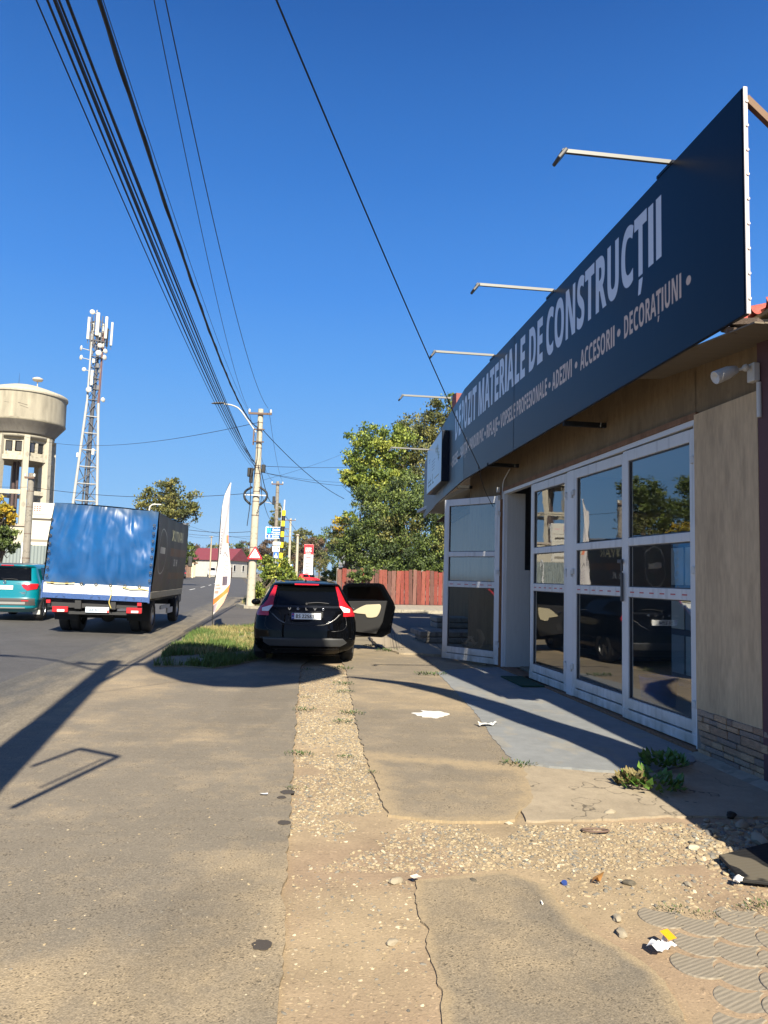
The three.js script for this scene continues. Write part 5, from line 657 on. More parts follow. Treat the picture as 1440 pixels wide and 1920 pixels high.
  small('blue pedestrian crossing sign with white triangle', 513, 1035, 522, 1047, 54, (x, w, h) => { x.fillStyle = '#2a62b0'; x.fillRect(0, 0, w, h); x.fillStyle = '#fff'; x.beginPath(); x.moveTo(64, 20); x.lineTo(112, 108); x.lineTo(16, 108); x.fill(); x.fillStyle = '#111'; x.fillRect(58, 50, 12, 50); });
  small('white bus stop sign with a blue base', 528, 1046, 537, 1060, 66, (x, w, h) => { x.fillStyle = '#eceae4'; x.fillRect(0, 0, w, h); x.fillStyle = '#222'; x.fillRect(36, 34, 56, 40); x.fillStyle = '#c33'; x.fillRect(10, 96, 50, 12); x.fillStyle = '#2a62b0'; x.fillRect(0, 108, w, 20); });
  small('small white plate on a post behind the bush', 540, 1058, 549, 1066, 80, (x, w, h) => { x.fillStyle = '#eceae4'; x.fillRect(0, 0, w, h); x.fillStyle = '#1d6aa8'; x.fillRect(90, 0, 38, h); x.fillStyle = '#333'; x.fillRect(30, 40, 40, 40); });
  const sl = thing('street_lamp', 'pale hooked street lamp showing above the truck', 'street lamp', P(at(280, 950, 62).x, 0, 62).toArray(), 0); mesh('lamp_post', tube([V(0, 0, 0), V(0, 6.3, 0), V(.1, 7.0, 0), V(.5, 7.15, 0)], .07, 30, 8), pvcDirty, sl); mesh('lamp_head', rbox(.6, .1, .2, .04, .7, 7.12, 0), pvcDirty, sl);
}
{ // red board fence beyond the side street
  const f = thing('board_fence', 'weathered red vertical board fence under the big tree', 'fence', [0, 0, 0]), tones = [[.17, .036, .026], [.12, .030, .022], [.19, .052, .036], [.10, .045, .036], [.15, .07, .055]].map(c => noiseMat(c, .4, .7, .2, .9, .006, .25));
  let x = -2.4, k = 0; while (x < 10) { const ff = 40.6 + .25 * (x + .43), w = rr(.19, .24), h = 1.85 + rr(-.06, .06) - (k === 11 ? .1 : 0); mesh('board', boxUV(xf(box(w, h, .025), x + w / 2, .14 + h / 2, -ff + rr(-.02, .02), 0, .245, rr(-.025, .025))), tones[Math.floor(rnd() * 5)], f); x += w * .97 + rr(.015, .04); k++; }
  for (let i = 0; i < 6; i++) { const a = -2.4 + i * 2.3, b = a + 2.3, fa = 40.66 + .25 * (a + .43), fb = 40.66 + .25 * (b + .43); for (const h of [.6, 1.6]) mesh('rail', beam(P(a, h, fa), P(b, h, fb), .05, .08), tones[3], f); mesh('post', box(.1, 1.95, .1, a, 1.05, -fa - .05), concreteDark, f); }
}

// ---------------------------------------------------------------- trees, bushes, grass
function leafGeo(L, Wd, fold = .35) { const g = new THREE.BufferGeometry(), h = Wd / 2, z = Wd * fold; g.setAttribute('position', new THREE.Float32BufferAttribute([0, 0, 0, -h, L * .45, z, 0, L, -z * .4, h, L * .5, z], 3)); g.setIndex([0, 2, 1, 0, 3, 2]); g.computeVertexNormals(); return g; }
const leafM = new THREE.MeshPhysicalMaterial({ color: 0xffffff, roughness: .62, transmission: .28, thickness: 0 });
const Q1 = new THREE.Quaternion(), M1 = new THREE.Matrix4(), C1 = new THREE.Color();
// blobs: [x, y, z, rx, ry, rz, leaves, clumps, palette]; a palette is a list of linear colours, dark to light
function crown(parent, blobs, size, name = 'crown') {
  const pts = []; for (const [x, y, z, rx, ry, rz, n, cl, pal] of blobs) for (let c = 0; c < cl; c++) {
    const d = V(gauss(), gauss() + .12, gauss()).normalize(), r = Math.pow(rnd(), .38), cx = x + d.x * r * rx, cy = y + d.y * r * ry, cz = z + d.z * r * rz, s = rr(.14, .30) * (rx + ry + rz) / 3, tone = clamp(rr(-.15, 1.05), 0, 1), m = Math.round(n / cl * rr(.5, 1.5));
    for (let i = 0; i < m; i++) { const q = [cx + gauss() * s * 1.1, cy + gauss() * s * .8, cz + gauss() * s * 1.1], t = clamp(tone * .65 + rnd() * .35, 0, .999) * (pal.length - 1), k = Math.floor(t), a = pal[k], b = pal[Math.min(k + 1, pal.length - 1)]; pts.push([...q, lerp(a[0], b[0], t - k), lerp(a[1], b[1], t - k), lerp(a[2], b[2], t - k)]); }
  }
  const im = new THREE.InstancedMesh(leafGeo(size, size * .62), leafM, pts.length); im.castShadow = im.receiveShadow = true;
  pts.forEach(([x, y, z, r, g, b], i) => { Q1.setFromEuler(new THREE.Euler(rr(-1.4, 1.4), rr(0, 6.3), rr(-1.4, 1.4))); const s = rr(.65, 1.35); M1.compose(V(x, y, z), Q1, V(s, s, s)); im.setMatrixAt(i, M1); im.setColorAt(i, C1.setRGB(r, g, b)); });
  im.name = partName(parent, name); im.userData.kind = 'stuff'; parent.add(im); return im;
}
const bark = noiseMat([.11, .085, .062], .5, .5, .3, .95, .02);
function limb(parent, pts, r0, r1) { const g = tube(pts, 1, 14, 7), p = g.attributes.position, n = pts.length; const cv = new THREE.CatmullRomCurve3(pts); for (let i = 0; i <= 14; i++) { const c = cv.getPointAt(i / 14), r = lerp(r0, r1, i / 14); for (let k = 0; k <= 7; k++) { const j = i * 8 + k; p.setXYZ(j, c.x + (p.getX(j) - c.x) * r, c.y + (p.getY(j) - c.y) * r, c.z + (p.getZ(j) - c.z) * r); } } return g; }
const PAL = {
  light: [[.06, .10, .012], [.15, .215, .022], [.30, .35, .045], [.46, .46, .09]], dark: [[.022, .040, .008], [.06, .098, .016], [.12, .168, .026], [.21, .25, .05]],
  olive: [[.05, .065, .015], [.11, .125, .028], [.20, .19, .04], [.30, .26, .065]], yellow: [[.20, .18, .02], [.42, .32, .022], [.62, .38, .015]], brown: [[.06, .04, .022], [.12, .075, .035], [.20, .11, .045]], pale: [[.09, .11, .035], [.17, .19, .065], [.28, .28, .10]],
};
// a tree whose crown is described by round masses [px, py, radius in px, forward distance] of the survey photograph
function tree(name, label, x, f, H, r0, masses, size, o = {}) {
  const y0 = gy(x, f), t = thing(name, label, o.cat ?? 'tree', P(x, y0, f).toArray(), 0, o.group), bl = [];
  const trunk = mesh('trunk', limb(t, [V(0, -.1, 0), V(rr(-.1, .1), H * .35, rr(-.1, .1)), V(rr(-.2, .2), H * .7, 0), V(rr(-.3, .3), H, 0)], r0, r0 * .35), bark, t);
  for (const [a, b, r, ff, n, pal] of masses) {
    const c = at(a, b, ff), R = r * ff / 1400, q = V(c.x - x, c.y - y0, c.z + f); bl.push([q.x, q.y, q.z, R, R * (o.flat ?? .92), R * (o.deep ?? 1), n, Math.max(5, Math.round((o.clumps ?? 26))), PAL[pal]]);
    const base = V(0, Math.min(H * rr(.3, .6), Math.max(.3, q.y * .6)), 0), tip = V(q.x + rr(-.4, .4) * R, q.y + R * .3, q.z + rr(-.3, .3) * R); mesh('limb', limb(t, [base, base.clone().lerp(tip, .5).add(V(0, R * .15, 0)), tip], r0 * .4, r0 * .07), bark, trunk);
    for (let k = 0; k < 4; k++) { const e = V(q.x + gauss() * R * .9, q.y + gauss() * R * .8, q.z + gauss() * R * .6); mesh('twig', limb(t, [base.clone().lerp(tip, .6), base.clone().lerp(e, .8), e], r0 * .14, r0 * .03), bark, trunk); }
  }
  crown(t, bl, size); return t;
}
tree('broadleaf_tree', 'light green broadleaf tree rising above the dense one, tallest left of the sign', 1.2, 50.5, 8, .26, [[690, 842, 46, 50, 3400, 'light'], [742, 838, 44, 50.5, 3200, 'light'], [672, 888, 34, 49.6, 2200, 'light'], [720, 892, 50, 50, 3200, 'light'], [780, 872, 48, 51, 3000, 'olive'], [700, 925, 36, 49.5, 1700, 'light'], [720, 915, 40, 49.5, 2400, 'light'], [660, 905, 20, 49, 900, 'light'], [830, 900, 40, 51, 2000, 'olive']], .20, { clumps: 34 });
tree('broadleaf_tree', 'loose olive tree behind the light green one, reaching up to the sign', 5.5, 57, 11, .28, [[790, 805, 44, 57, 2200, 'olive'], [835, 790, 46, 57, 2400, 'olive'], [850, 765, 30, 57, 900, 'light'], [765, 815, 26, 57, 800, 'pale'], [820, 850, 46, 57, 2200, 'olive'], [875, 830, 50, 57, 1600, 'dark']], .21, { clumps: 30 });
tree('broadleaf_tree', 'dense dark green bushy tree spilling over the red board fence', 2.0, 45.5, 4, .24, [[705, 985, 52, 45.5, 4200, 'dark'], [765, 975, 58, 45.5, 4600, 'dark'], [815, 990, 52, 46, 4000, 'dark'], [668, 1005, 38, 45, 2600, 'dark'], [700, 1040, 46, 44.6, 3400, 'dark'], [760, 1045, 52, 44.5, 3800, 'dark'], [815, 1045, 48, 44.8, 3200, 'dark'], [835, 1020, 34, 44.5, 1500, 'olive'], [690, 945, 36, 46, 1800, 'dark'], [760, 930, 44, 46.5, 2400, 'dark'], [655, 1040, 26, 44.8, 1300, 'dark'], [880, 1010, 60, 46, 2500, 'dark'], [700, 1075, 34, 44.2, 2200, 'dark'], [745, 1078, 34, 44.2, 2200, 'dark'], [790, 1074, 36, 44.2, 2200, 'dark'], [830, 1070, 34, 44.3, 1800, 'dark'], [740, 1000, 50, 45, 2500, 'olive']], .17, { clumps: 40 });
tree('broadleaf_tree', 'small yellowing tree at the left edge of the dense green one', -2.1, 46, 3, .12, [[640, 985, 18, 46, 450, 'yellow'], [655, 975, 18, 46, 600, 'light'], [630, 1005, 18, 46.3, 500, 'olive'], [648, 1025, 22, 46.2, 700, 'olive'], [690, 935, 20, 46, 500, 'light']], .15);
tree('broadleaf_tree', 'thinly leaved brownish tree rising behind the blue truck', -20.5, 70, 7, .25, [[300, 948, 38, 70, 1500, 'olive'], [335, 945, 36, 70, 1300, 'olive'], [275, 950, 22, 70, 500, 'olive'], [355, 962, 22, 70, 600, 'olive'], [318, 925, 28, 70, 900, 'olive'], [330, 972, 30, 70, 900, 'olive']], .26, { clumps: 22 });
tree('broadleaf_tree', 'tree with yellow top and dark lower leaves at the left edge', -15.6, 30.5, 4, .16, [[6, 962, 16, 30, 700, 'yellow'], [22, 974, 10, 30, 260, 'yellow'], [-14, 950, 26, 30, 900, 'yellow'], [4, 1008, 24, 30, 1500, 'dark'], [-24, 1000, 40, 30.5, 2200, 'dark'], [14, 1024, 16, 30, 700, 'dark']], .14, { clumps: 18 });
tree('broadleaf_tree', 'dark green tree at the front corner of the truck', -30.8, 112, 4, .2, [[352, 1030, 14, 112, 700, 'dark'], [358, 1048, 13, 112, 600, 'dark'], [345, 1050, 14, 112, 600, 'dark']], .34);
// trees outside the left edge that show only as reflections in the shop doors
tree('broadleaf_tree', 'dark tree across the road left of the picture, mirrored in the nearest door leaf', -36, 50, 8, .3, [[-210, 885, 80, 50, 5000, 'dark'], [-290, 905, 80, 50, 4000, 'dark'], [-240, 980, 80, 50, 3500, 'olive'], [-190, 1000, 50, 50, 1200, 'yellow']], .24);
tree('broadleaf_tree', 'second dark tree across the road, mirrored in the middle door leaf', -29, 50, 7, .28, [[-70, 880, 50, 50, 3000, 'dark'], [-120, 900, 60, 50, 3200, 'dark'], [-80, 960, 60, 50, 2600, 'olive']], .22);
// the belt of trees closing the far end of the street
const belt = [[445, 1040, 26, 175, 'dark', 'green round tree behind the white pole'], [425, 1035, 20, 185, 'olive', 'olive tree just right of the banner flag'], [468, 1052, 20, 180, 'brown', 'reddish tree left of the white pole'], [462, 1030, 16, 190, 'brown', 'tall rusty tree behind the reddish one'], [500, 1028, 22, 170, 'brown', 'brown autumn tree behind the blue direction sign'], [545, 1030, 24, 180, 'olive', 'olive tree behind the third utility pole'], [566, 1015, 24, 185, 'olive', 'tall olive tree left of the price pylon'], [588, 1025, 22, 175, 'brown', 'brownish tree behind the price pylon'], [612, 1012, 26, 195, 'dark', 'dark green dome-shaped tree above the grey roof'], [640, 1020, 24, 195, 'dark', 'dark tree behind the yellowing tree'], [372, 1036, 18, 215, 'brown', 'brown tree behind the red-roofed house'], [398, 1034, 16, 220, 'olive', 'olive tree behind the red-roofed house'], [440, 1062, 14, 168, 'dark', 'low dark shrub tree left of the pole'], [600, 1048, 16, 170, 'olive', 'low olive tree right of the pylon'], [560, 1052, 18, 172, 'brown', 'low brown tree above the red hatchback']];
for (const [a, b, r, f, pal, lab] of belt) { const c = at(a, b, f), R = r * f / 1400; tree('broadleaf_tree', lab, c.x, f, Math.max(2, c.y), .25, [[a, b, r, f, 1100, pal], [a + r * .5, b + r * .5, r * .7, f, 600, pal], [a - r * .5, b + r * .6, r * .7, f, 600, pal], [a, b + r * 1.2, r * .8, f, 500, pal]], R * .16, { clumps: 16, cat: 'tree' }); }
{ const c = at(520, 972, 150); tree('poplar_tree', 'slender pale poplar between the white pole and the grey one', c.x, 150, c.y, .25, [[520, 962, 10, 150, 500, 'pale'], [519, 980, 13, 150, 700, 'pale'], [521, 1000, 12, 150, 500, 'pale'], [522, 952, 6, 150, 200, 'pale']], .42, { flat: 1.3, clumps: 12 }); }
function bush(label, f, masses, size, x0) { const c = at(masses[0][0], masses[0][1], f); const y0 = gy(c.x, f), t = thing('bush', label, 'bush', P(c.x, y0 + .1, f).toArray()); for (let k = 0; k < 7; k++) mesh('stem', limb(t, [V(rr(-.2, .2), -.1, rr(-.2, .2)), V(rr(-.5, .5), .7, rr(-.4, .4)), V(rr(-1, 1), 1.3, rr(-.5, .5))], .03, .01), bark, t); crown(t, masses.map(([a, b, r, n, pal]) => { const q = at(a, b, f), R = r * f / 1400; return [q.x - c.x, q.y - y0 - .1, q.z + f, R, R * .95, R, n, 22, PAL[pal]]; }), size); return t; }
bush('light green bush beside the foot of the white pole', 38.5, [[515, 1078, 26, 2400, 'light'], [535, 1090, 26, 2200, 'light'], [500, 1062, 18, 1200, 'light'], [550, 1105, 20, 1300, 'dark'], [505, 1105, 24, 1800, 'dark'], [530, 1060, 14, 600, 'light']], .13);
bush('small bright green shrub at the base of the white pole', 35.2, [[485, 1106, 10, 500, 'light'], [478, 1114, 9, 420, 'light'], [497, 1114, 9, 380, 'light']], .12);
bush('round green bush before the white kiosk', 58, [[632, 1078, 14, 900, 'light'], [650, 1074, 14, 900, 'dark'], [614, 1082, 12, 600, 'dark'], [668, 1080, 14, 700, 'dark']], .17);
bush('dark scrub behind the open car door', 39.5, [[668, 1085, 16, 800, 'dark'], [690, 1078, 14, 700, 'dark']], .13);
bush('dry brownish weeds between the bush and the parked car', 36.5, [[510, 1118, 11, 500, 'brown'], [498, 1124, 9, 400, 'olive'], [530, 1122, 9, 400, 'olive']], .11);

function scatter(poly, n, fn) { const xs = poly.map(p => p[0]), fs = poly.map(p => p[1]), a = Math.min(...xs), b = Math.max(...xs), c = Math.min(...fs), d = Math.max(...fs); let k = 0, guard = 0; while (k < n && guard++ < n * 30) { const x = rr(a, b), f = rr(c, d); if (inPoly(poly, x, f) && fn(x, f, k) !== false) k++; } }
function grassField(name, label, poly, n, h, cols, y0 = .02, dry = .2) {
  const im = new THREE.InstancedMesh((() => { const g = new THREE.BufferGeometry(); g.setAttribute('position', new THREE.Float32BufferAttribute([-.006, 0, 0, .006, 0, 0, .0045, .5, .06, -.0045, .5, .06, 0, 1, .24], 3)); g.setIndex([0, 1, 2, 0, 2, 3, 3, 2, 4]); g.computeVertexNormals(); return g; })(), new THREE.MeshStandardMaterial({ color: 0xffffff, roughness: .7 }), n); let i = 0;
  scatter(poly, n, (x, f) => { const den = fbm(x * 1.8 + 7, f * 1.8, 3); if (den < .36 + .14 * rnd()) return false; Q1.setFromEuler(new THREE.Euler(rr(-.45, .45), rr(0, 6.3), rr(-.4, .4))); const s = h * rr(.5, 1.4) * (.6 + den * .8); M1.compose(P(x, gy(x, f) + y0, f), Q1, V(rr(.8, 1.6), s, s)); im.setMatrixAt(i, M1); const c = fbm(x * 1.1 + 40, f * 1.1, 2) + rr(-.15, .15) < .36 + dry * .4 ? cols[2] : cols[Math.floor(rnd() * 2)], v = rr(.7, 1.3); im.setColorAt(i, C1.setRGB(c[0] * v, c[1] * v, c[2] * v)); i++; });
  im.count = i; im.name = numbered(name); scene.add(im); return tag(im, label, 'grass', null, 'stuff');
}
const greens = [[.055, .10, .018], [.085, .13, .025], [.26, .22, .09]];
const grassPoly = px([[288, 1252], [312, 1226], [340, 1206], [372, 1188], [402, 1182], [440, 1182], [488, 1178], [520, 1190], [510, 1236], [482, 1240], [440, 1250], [400, 1256], [340, 1252]]);
{ const dirtM = new THREE.MeshStandardMaterial({ map: FAR_SAND, roughness: .95 }); sheet('grass_soil', jag(grassPoly, .1, .06), .035, dirtM, [0, 4, 0, 4], .06); }
grassField('grass', 'patch of green and dry grass between the road and the parked car', grassPoly, 26000, .12, greens, .03, .12);
grassField('grass', 'tufty grass around the foot of the white pole', islandPoly.map(([x, f]) => [lerp(x, -4.5, .04), lerp(f, 45, .04)]), 14000, .22, greens, .1, .35);
const tufts = [[575, 1258, .10], [640, 1256, .16], [644, 1285, .12], [648, 1300, .10], [571, 1334, .11], [660, 1341, .12], [648, 1357, .10], [558, 1418, .10], [652, 1424, .07], [697, 1452, .05], [556, 1483, .06], [808, 1267, .2], [700, 1214, .2], [728, 1222, .25], [572, 1310, .06], [1262, 1712, .06], [1400, 1708, .05], [1432, 1706, .07], [970, 1438, .12], [1326, 1722, .05]];
const tuftLab = ['weed tuft at the left edge of the gravel strip behind the car', 'weed tuft at the right edge of the gravel strip right behind the car', 'weed tuft on the right strip edge, second from the car', 'weed tuft on the right strip edge, third from the car', 'weed tuft on the left strip edge level with the paper', 'wide low weed tuft on the right strip edge before the paving bulge', 'weed tuft just below the wide low one on the strip', 'lone weed tuft on the left edge halfway down the strip', 'tiny weed tuft within the gravel halfway down the strip', 'weed tuft where the asphalt path corner meets the gravel', 'weed tuft by the wet spots at the asphalt edge', 'bright weed tuft at the far tip of the grey slab', 'weed tuft at the near edge of the pale slab by the car', 'dry weed tuft on the pale slab edge, right of another', 'tiny weed tuft inside the strip near the car', 'weed tuft on the sand left above the pavers', 'weed tuft on the pavers near the right edge', 'rightmost weed tuft at the edge of the pavers', 'sprawling weed where grey slab, asphalt and concrete meet', 'thin weed in the sand at the first paver'];
{ // weeds in the cracks: each tuft is a plant
  const lg = leafGeo(.05, .022, .3); tufts.forEach(([a, b, r], i) => {
    const [x, f] = G(a, b), t = thing('weed_tuft', tuftLab[i], 'weed', P(x, .015, f).toArray(), 0, 'weed tufts in the gravel and cracks'), n = Math.round(30 + r * 320), sz = clamp(r * 6, .3, 1), im = new THREE.InstancedMesh(lg, leafM, n);
    for (let k = 0; k < n; k++) { const an = rnd() * 6.28, q = Math.sqrt(rnd()) * r; Q1.setFromEuler(new THREE.Euler(rr(.2, 1.3), an, rr(-.6, .6), 'YXZ')); M1.compose(V(Math.sin(an) * q * 1.3, rr(0, .03) * sz, Math.cos(an) * q * .8), Q1, V(1, 1, 1).multiplyScalar(sz * rr(.5, 1.1))); im.setMatrixAt(k, M1); const v = rr(.6, 1.3), dr = i > 14 ? .4 : .1; im.setColorAt(k, rnd() < dr ? C1.setRGB(.16 * v, .13 * v, .05 * v) : C1.setRGB(.05 * v, .095 * v, .02 * v)); }
    im.name = 'leaves'; im.castShadow = true; im.userData.kind = 'stuff'; t.add(im);
  });
  for (const [a, b, R, lab] of [[1245, 1440, .19, 'bright leafy weed rosette on the edge of the grey slab'], [1222, 1478, .25, 'dark leafy weed clump in the shade before the wall'], [1186, 1476, .10, 'small dry weed left of the dark leafy clump']]) {
    const [x, f] = G(a, b), t = thing('leafy_weed', lab, 'weed', P(x, .02, f).toArray()), dry = lab.includes('dry');
    const sh = leafGeo(.10, .068, .3), lm = [mat(.06, .14, .02, .6), mat(.10, .19, .03, .6), mat(.16, .13, .05, .7)];
    for (let k = 0; k < 120; k++) { const an = rnd() * 6.28, q = Math.sqrt(rnd()) * R * .95, g = sh.clone(), s = rr(.45, .95); g.scale(s, s, s); xf(g, 0, 0, 0, rr(.5, 1.5), 0, rr(-.6, .6)); xf(g, Math.sin(an) * q, rr(.01, .12) * (1 - q / R * .6), Math.cos(an) * q, 0, an, 0); mesh('leaf', g, dry ? lm[2] : lm[k % 2], t); }
  }
}

// ---------------------------------------------------------------- gravel, stones, fish-scale pavers
{
  const pebble = s => { const g = mergeVertices(xf(new THREE.IcosahedronGeometry(1, 1), 0, 0, 0).deleteAttribute('uv').deleteAttribute('normal')); const p = g.attributes.position; for (let i = 0; i < p.count; i++) { const k = .72 + .5 * vn(p.getX(i) * 1.7 + s * 13, p.getY(i) * 1.7 + p.getZ(i) * 2.3 + s * 7); p.setXYZ(i, p.getX(i) * k, p.getY(i) * k * .55, p.getZ(i) * k * .8); } const q = g.toNonIndexed(); q.computeVertexNormals(); return toCreasedNormals(q, .7); };
  const pm = mat(1, 1, 1, .9), shapes = [1, 2, 3, 4].map(pebble);
  const stripP = px([[566, 1252], [640, 1246], [653, 1275], [662, 1330], [676, 1390], [692, 1445], [712, 1500], [726, 1532], [840, 1545], [960, 1547], [1100, 1545], [1240, 1540], [1330, 1560], [1420, 1600], [1400, 1640], [1330, 1620], [1220, 1625], [1100, 1640], [960, 1628], [840, 1640], [700, 1634], [545, 1640], [540, 1600], [548, 1500], [556, 1400], [561, 1320]]);
  const layers = [[stripP, 22000, .004, .0155, 1], [px([[520, 1900], [545, 1640], [780, 1650], [800, 1780], [830, 1915]]), 1100, .003, .012, 0], [px([[1000, 1640], [1440, 1640], [1500, 1760], [1250, 1720], [1060, 1700]]), 1100, .003, .016, 0], [px([[1240, 1545], [1500, 1540], [1560, 1640], [1340, 1640], [1300, 1600]]), 900, .010, .032, 0], [px([[560, 1250], [640, 1250], [700, 1440], [556, 1440]]), 5000, .006, .016, 0], [px([[0, 1500], [520, 1500], [500, 1910], [-200, 1910]]), 260, .003, .010, 2], [px([[840, 1260], [900, 1345], [965, 1440], [1100, 1452], [1100, 1440], [980, 1425], [920, 1350], [870, 1290]]), 900, .004, .013, 0]];
  for (let s = 0; s < 4; s++) {
    const items = []; for (const [poly, n, a, b, mode] of layers) scatter(poly, Math.round(n / 4), (x, f) => { if (mode === 1 && fbm(x * 2.6 + 3, f * 2.2, 3) < .40 + .12 * (rnd() - .5)) return false; items.push([x, f, a + (b - a) * Math.pow(rnd(), 2.6), mode === 2 ? .018 : 0]); });
    const im = new THREE.InstancedMesh(shapes[s], pm, items.length); items.forEach(([x, f, r, h], i) => { Q1.setFromEuler(new THREE.Euler(rr(-.4, .4), rr(0, 6.3), rr(-.4, .4))); M1.compose(P(x, h - .003 + r * .02, f), Q1, V(r * rr(.8, 1.5), r * rr(.6, 1.1), r)); im.setMatrixAt(i, M1); const v = rr(.75, 1.15), t = rnd(); t < .66 ? im.setColorAt(i, C1.setRGB(.30 * v, .236 * v, .148 * v)) : t < .93 ? im.setColorAt(i, C1.setRGB(.17 * v, .155 * v, .13 * v)) : im.setColorAt(i, C1.setRGB(.42 * v, .355 * v, .25 * v)); });
    im.castShadow = im.receiveShadow = true; im.name = numbered('gravel'); scene.add(im); tag(im, 'loose pale gravel in the strip and across the forecourt', 'gravel', null, 'stuff');
  }
  const stones = [[1145, 1526, .035, 'long pale stone lying alone above the gravel band'], [742, 1655, .030, 'rounded pale stone on the sand left of the patch'], [1158, 1724, .026, 'upright split stone on the sand near the patch'], [1165, 1753, .030, 'half-buried round stone nearest the patch edge'], [954, 1545, .018, 'white pebble above the gravel band'], [888, 1654, .020, 'cream stone on the edge of the dark patch'], [1178, 1658, .026, 'dark grey stone beside an orange scrap'], [1300, 1592, .030, 'white stone at the shadow edge before the mat'], [1392, 1550, .05, 'flat slab-like rubble stone in the shade by the mat'], [1425, 1580, .06, 'large rubble block at the right edge in shade'], [1372, 1532, .04, 'black lump of rubble in the shade'], [735, 1770, .024, 'low grey stone on the sand strip'], [1290, 1660, .02, 'small brown stone on the sand below the mat'], [1325, 1540, .022, 'grey pebble at the edge of the concrete']];
  stones.forEach(([a, b, r, lab], i) => { const [x, f] = G(a, b), g = shapes[i % 4].clone(); g.scale(r * 1.5, r * 1.2, r); g.rotateY(rr(0, 3)); const c = lab.includes('black') ? .02 : lab.includes('dark') ? .09 : lab.includes('white') ? .42 : .27; const o = mesh('stone', g, mat(c, c * .85, c * .62, .9), scene); o.position.copy(P(x, r * .3, f)); tag(o, lab, 'stone'); });
  // fish-scale pavers half under sand
  const pv = sub0('paved_path'), ridge = dataTex(64, 512, (u, v) => { const k = .5 + .5 * Math.cos(v * Math.PI * 2 * 11), n = .85 + .3 * fbm(u * 6, v * 40, 3); return [.25 * (.72 + .28 * k) * n, .215 * (.72 + .28 * k) * n, .165 * (.72 + .28 * k) * n]; }), pmat = new THREE.MeshStandardMaterial({ map: ridge, bumpMap: ridge, bumpScale: .008, roughness: .9 });
  // the lattice of scale tips, and the heading of a scale
  const o0 = [1.47, 3.50], A = [.155, -.075], Bv = [-.085, -.185], head = Math.atan2(-.93, -.36);
  const R = .112, sh = new THREE.Shape(); sh.absarc(0, 0, R, Math.PI / 2, -Math.PI / 2, false); sh.lineTo(.02, -R * .98); sh.absarc(R * .98, -R, R * .93, Math.PI, Math.PI / 2, true); sh.lineTo(R * .98, R * .1); sh.absarc(R * .98, R, R * .93, -Math.PI / 2, -Math.PI, true); sh.closePath();
  const g0 = new THREE.ExtrudeGeometry(sh, { depth: .02, bevelEnabled: true, bevelThickness: .006, bevelSize: .004, bevelSegments: 2, curveSegments: 14 }); { const uv = g0.attributes.uv, p = g0.attributes.position; for (let i = 0; i < p.count; i++) uv.setXY(i, p.getX(i) / .22 + .5, p.getY(i) / .24 + .5); } g0.rotateX(-Math.PI / 2);
  for (let i = -1; i < 6; i++) for (let j = -2; j < 4; j++) { const x = o0[0] + A[0] * i + Bv[0] * j + .5 * (0), f = o0[1] + A[1] * i + Bv[1] * j; if (f > 3.82 + .1 * (x - 1.5) || x < 1.36 || (j > 2 && i < 1)) continue; const m = mesh('paver', g0, pmat, pv); m.position.copy(P(x, -.022 + rr(-.004, .003), f)); m.rotation.set(rr(-.02, .02), .55 + rr(-.02, .02), rr(-.02, .02), 'YXZ'); }
}

